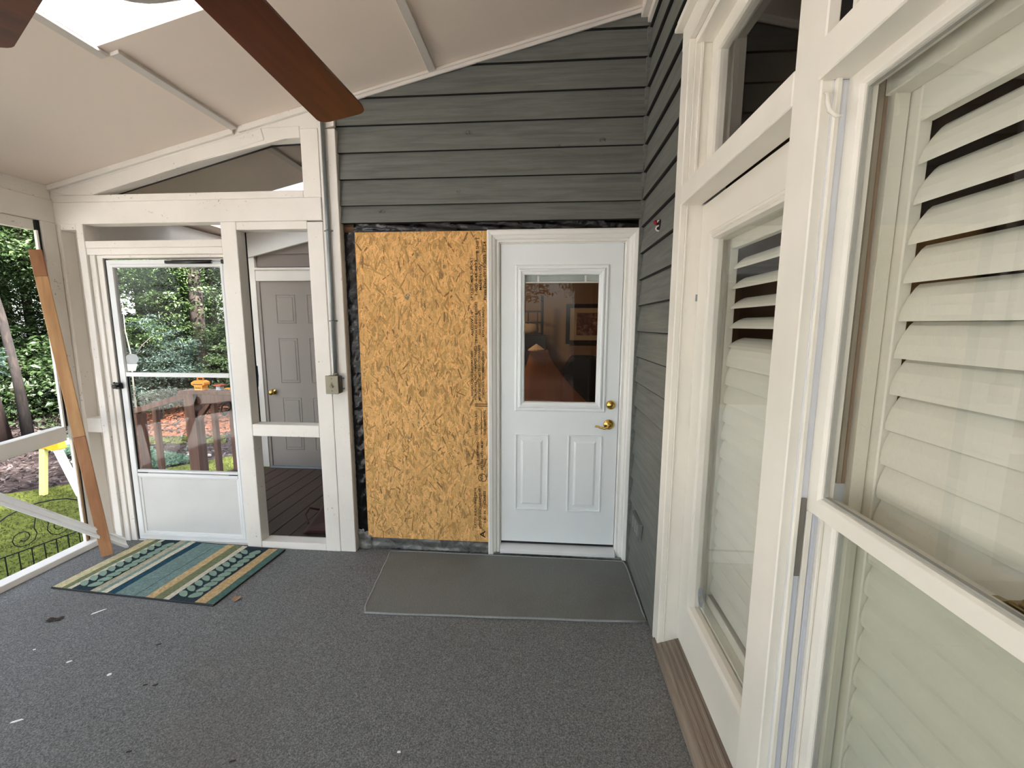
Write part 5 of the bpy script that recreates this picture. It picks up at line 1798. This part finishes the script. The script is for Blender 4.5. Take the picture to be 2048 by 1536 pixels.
shrub((-9.6, 9.8, GZ), bl_(9, 0.9, 0.7, 2.4, 0.4, 0.65, 31), 2600, 0.13, G_T0, G_T1, 'pale grey green broadleaf shrub low at left of storm door glass', 4, 0.38, 'bark', 1.3)
shrub((-7.6, 10.6, GZ), bl_(10, 1.0, 0.5, 2.0, 0.45, 0.7, 32), 2600, 0.12, G_M0, G_L1, 'bright green shrub low at right of storm door glass', 3, 0.5, 'bark', 1.1)
shrub((-6.9, 12.0, GZ), bl_(12, 1.1, 0.8, 4.6, 0.6, 0.9, 33), 3400, 0.14, G_L0, G_L1, 'tall yellow green shrub by the right edge of door glass', 3, 0.5, 'bark', 1.6)
shrub((-10.6, 11.2, GZ), bl_(12, 1.1, 1.2, 4.4, 0.6, 0.9, 34), 3400, 0.15, G_L0, G_L1, 'tall sunny green shrub behind the pale shrub', 3, 0.5, 'bark', 1.6)
shrub((-11.15, 6.95, GZ), bl_(6, 0.3, 0.15, 0.5, 0.18, 0.28, 35), 2000, 0.12, G_L0, G_L1, 'bright green shrub at foot of the big reddish trunk', 3, 0.5, 'bark', 0.8)
shrub((-9.5, 5.9, GZ), bl_(9, 0.45, 0.9, 3.2, 0.28, 0.42, 36), 1600, 0.13, G_T0, G_T1, 'blue green leafy sapling cut by the left picture edge', 2, 0.7, 'bark', 1.8)
for (x, y, z1, sd_, c0_, c1_, lab) in ((-9.4, 12.6, 6.0, 71, G_M0, G_L1, 'fine leaved understory tree high in the left of door glass'), (-8.0, 13.4, 6.4, 72, G_L0, G_L1, 'light green understory tree between the two dark trunks'),
                                   (-12.2, 13.6, 6.4, 73, G_M0, G_L1, 'green understory tree beyond the pale shrub'), (-7.2, 14.2, 6.0, 74, G_M0, G_L1, 'understory tree at the right of door glass beyond the trunks'),
                                   (-16.2, 9.9, 7.5, 75, G_M0, G_L1, 'bright leaved tree top above the far left trunks'), (-18.5, 12.8, 7.5, 76, G_D0, G_M1, 'dark leaved understory tree beside the leaning board top'), (-16.8, 12.2, 4.2, 77, G_D0, G_D1, 'dark low thicket right of the leaning trunk')):
    shrub((x, y, GZ), bl_(15, 1.5, 0.6, z1, 0.6, 1.0, sd_), 6500, 0.12, c0_, c1_, lab, 3, 0.5, 'bark', z1 * 0.45, 'tree')
sp = root('bare_sapling', (-8.6, 8.5, GZ), 'pale bare sapling stem with forked twigs low at left of door glass', 'sapling')
build('stem', MB().tube([(-8.86, 8.5, GZ), (-8.86, 8.5, 0.35), (-8.84, 8.5, 1.0), (-8.90, 8.5, 1.45), (-8.89, 8.5, 2.05)], [0.020, 0.017, 0.015, 0.011, 0.005], 7), 'pale_bark', sp, smooth=True)
build('branch', MB().tube([(-8.85, 8.5, 0.75), (-8.56, 8.5, 1.15), (-8.33, 8.5, 1.33)], [0.014, 0.010, 0.005], 6), 'pale_bark', sp, smooth=True)
build('branch', MB().tube([(-8.90, 8.5, 1.47), (-9.09, 8.52, 1.58)], [0.010, 0.005], 6), 'pale_bark', sp, smooth=True)
# low evergreen hedge of undergrowth closing the woods
hs1 = shrub((-12.5, 11.0, GZ), bl_(9, 1.3, 0.3, 1.3, 0.5, 0.8, 41), 1800, 0.14, G_D0, G_D1, 'low dark undergrowth shrub under the woodland trees', 2)
hs1['group'] = 'undergrowth shrubs in the woods'
hk = kids(hs1)
for i in range(60):
    a = R(116 + 38 * ((i * 0.618) % 1.0))
    d = 15.5 + 16 * ((i * 0.37) % 1.0)
    copy_tree(hs1, (d * math.cos(a), d * math.sin(a), GZ), i * 2.1, 1.0 + 0.9 * ((i * 0.71) % 1.0), hs1['label'], hs1['group'], hk)
# overhead canopy trees by the landing that throw shade on the beds
for (x, y, h, sd_, lab) in ((-1.9, 8.2, 8.5, 51, 'tall shade tree just behind the grey door wall'), (-3.2, 12.5, 9.5, 52, 'tall shade tree farther behind the grey door wall'), (6.6, 0.3, 17.5, 53, 'very tall shade tree on the far side of the house'), (8.4, 1.5, 17.5, 54, 'second very tall shade tree on the far side of house'), (8.8, 1.0, 22.5, 55, 'tallest shade tree on the far side of house'), (10.2, 3.4, 22.5, 56, 'far tall shade tree behind the other shade trees')):
    tree('tree', (x, y, GZ), h, 0.22, bl_(12, 2.6, h - 3.0, h + 0.5, 0.9, 1.4, sd_), 5200, 0.2, G_M0, G_M1, lab, seed=sd_)

# grass blades on the lawn, ground-cover plants, litter: uncountable stuff
P = []
while len(P) < 30000:
    x = -3.5 - 6.5 * random.random() ** 1.2
    y = 1.2 + 7.0 * random.random()
    if inside(x, y, lawn_poly):
        P.append((x, y, GZ + 0.006))
P = np.array(P)
me = leafmesh('grass', P, rng.uniform(0.022, 0.05, len(P)), tones_for(len(P), (0.085, 0.100, 0.020), (0.16, 0.175, 0.040)), rng.normal(size=(len(P), 3)) * np.array([1, 1, 0.3]), 0.16)
o = bpy.data.objects.new('grass_blades', me)
COL.objects.link(o)
meta(o, 'short mown grass of the lawn beyond the porch', 'grass', None, 'stuff')
P = []
while len(P) < 6000:
    x, y = random.uniform(-9.8, -5.9), random.uniform(6.0, 8.9)
    t = x + 0.0
    if not inside(x, y, lawn_poly) and abs((y - 7.0) - 0.35 * (-(x + 8.0))) < 0.42:
        P.append((x, y, GZ + 0.03 + 0.06 * random.random()))
    elif len(P) > 5400 and random.random() < 0.02:
        P.append((x, y, GZ + 0.02))
P = np.array(P)
me = leafmesh('groundcover', P, rng.uniform(0.05, 0.10, len(P)), tones_for(len(P), (0.09, 0.16, 0.11), (0.20, 0.32, 0.22)), None, 0.6)
o = bpy.data.objects.new('ground_cover', me)
COL.objects.link(o)
meta(o, 'blue green ground cover plants edging the mulch bed', 'ground cover', None, 'stuff')
P = []
while len(P) < 9000:
    x, y = random.uniform(-14, -4.2), random.uniform(3.0, 13.0)
    if not inside(x, y, lawn_poly):
        P.append((x, y, GZ + 0.008 + 0.01 * random.random()))
P = np.array(P)
tn = tones_for(len(P), (0.032, 0.023, 0.021), (0.115, 0.088, 0.082))
nrm = np.tile(np.array([[0, 0, 1.0]]), (len(P), 1)) + 0.4 * rng.normal(size=(len(P), 3))
me = leafmesh('litter', P, rng.uniform(0.05, 0.14, len(P)), tn, nrm, 0.35)
o = bpy.data.objects.new('leaf_litter', me)
COL.objects.link(o)
meta(o, 'brown fallen leaves and mulch on the bed under the trees', 'leaf litter', None, 'stuff')
# pale stones edging the bed
stones = []
for i in range(14):
    x = -5.6 - 0.20 * i + random.uniform(-0.06, 0.06)
    y = 6.75 + 0.02 * i + random.uniform(-0.25, 0.25)
    if i == 0:
        sm = MB().lathe((0, 0, 0), (0, 0, 1), [(0.02, 0), (0.040, 0.012), (0.036, 0.03), (0.012, 0.042)], 8)
        s0 = build('stone', sm, 'stone', None, 'pale fist sized stone lying along the mulch bed edge', 'stone', 'pale stones along the mulch bed')
        s0.location = (x, y, GZ - 0.01)
    else:
        s = s0.copy()
        COL.objects.link(s)
        s.location = (x, y, GZ - 0.01)
        s.rotation_euler = (0, 0, i * 1.1)
        q = random.uniform(0.5, 1.2)
        s.scale = (q, q * 0.8, q)

# sawhorse
sh = root('sawhorse', (-6.75, 5.4, GZ + 0.0), 'sawhorse with yellow plastic bracket, one yellow and one white leg', 'sawhorse')
for (yy, bk) in ((5.16, 'front'), (6.05, 'rear')):
    build('bracket', MB().prism([(x, yy, z) for x, z in [(-6.975, -0.045), (-6.90, 0.020), (-6.61, 0.055), (-6.575, -0.09), (-6.70, -0.115), (-6.80, -0.085), (-6.93, -0.095)]],
                                [(x, yy + 0.10, z) for x, z in [(-6.975, -0.045), (-6.90, 0.020), (-6.61, 0.055), (-6.575, -0.09), (-6.70, -0.115), (-6.80, -0.085), (-6.93, -0.095)]]), 'yellow_plastic', sh, bevel=0.006)
    for (xt, xb, mt) in ((-6.855, -6.925, 'yellow_leg'), (-6.66, -6.35, 'white_lumber')):
        w = 0.042 if mt == 'yellow_leg' else 0.05
        build('leg', MB().prism([(xt - w, yy + 0.01, -0.07), (xt + w, yy + 0.01, -0.07), (xt + w, yy + 0.06, -0.07), (xt - w, yy + 0.06, -0.07)],
                                [(xb - w, yy - 0.02, GZ), (xb + w, yy - 0.02, GZ), (xb + w, yy + 0.03, GZ), (xb - w, yy + 0.03, GZ)]), mt, sh, bevel=0.003)
bx('beam', (-6.80, -6.76, 5.20, 6.11, -0.10, -0.01), 'white_lumber', sh)


# garden wire fence panels
def fence_panel(p, q, label):
    p, q = Vector(p), Vector(q)
    L = (q - p).length
    u = (q - p).normalized()
    t = root('wire_fence_panel', p, label, 'fence')
    ORG[t.name] = Vector((0, 0, 0))
    Z = Vector((0, 0, 1))

    def pt(a, z):
        return u * a + Z * z
    n_ = 8
    for k in range(n_ + 1):
        build('picket', MB().tube([pt(L * k / n_, -0.02), pt(L * k / n_, 0.30)], 0.005 if 0 < k < n_ else 0.012, 5), 'fence_black', t)
    for z in (0.04, 0.30):
        build('rail', MB().tube([pt(0, z), pt(L, z)], 0.006, 5), 'fence_black', t)
    arc = [pt(0, 0.30), pt(0, 0.50)] + [pt(L / 2 - L / 2 * math.cos(math.pi * k / 10), 0.50 + 0.20 * math.sin(math.pi * k / 10)) for k in range(1, 10)] + [pt(L, 0.50), pt(L, 0.30)]
    build('arch', MB().tube(arc, 0.006, 5), 'fence_black', t)
    for s in (-1, 1):
        sp_ = [pt(L / 2 + s * (0.02 + 0.0), 0.62)]
        for k in range(16):
            a = k / 16 * 2 * math.pi * 1.6
            rr = 0.10 * (1 - k / 20)
            sp_.append(pt(L / 2 + s * (0.13 + rr * math.cos(a + 2.5)), 0.42 + rr * math.sin(a + 2.5)))
        build('scroll', MB().tube(sp_, 0.0045, 5), 'fence_black', t)
    return t


fence_panel((-4.98, 2.42, GZ), (-4.80, 3.09, GZ), 'black scrolled wire fence panel nearest the left picture edge')
fence_panel((-4.79, 3.12, GZ), (-4.62, 3.79, GZ), 'black scrolled wire fence panel in the middle of the run')
fence_panel((-4.61, 3.82, GZ), (-4.95, 4.40, GZ), 'black scrolled wire fence panel farthest along, turned away by post')

# ---- nothing is renamed or hidden at the end; report
print('objects', len(bpy.data.objects), 'tris', sum(len(o.data.polygons) for o in bpy.data.objects if o.type == 'MESH'))
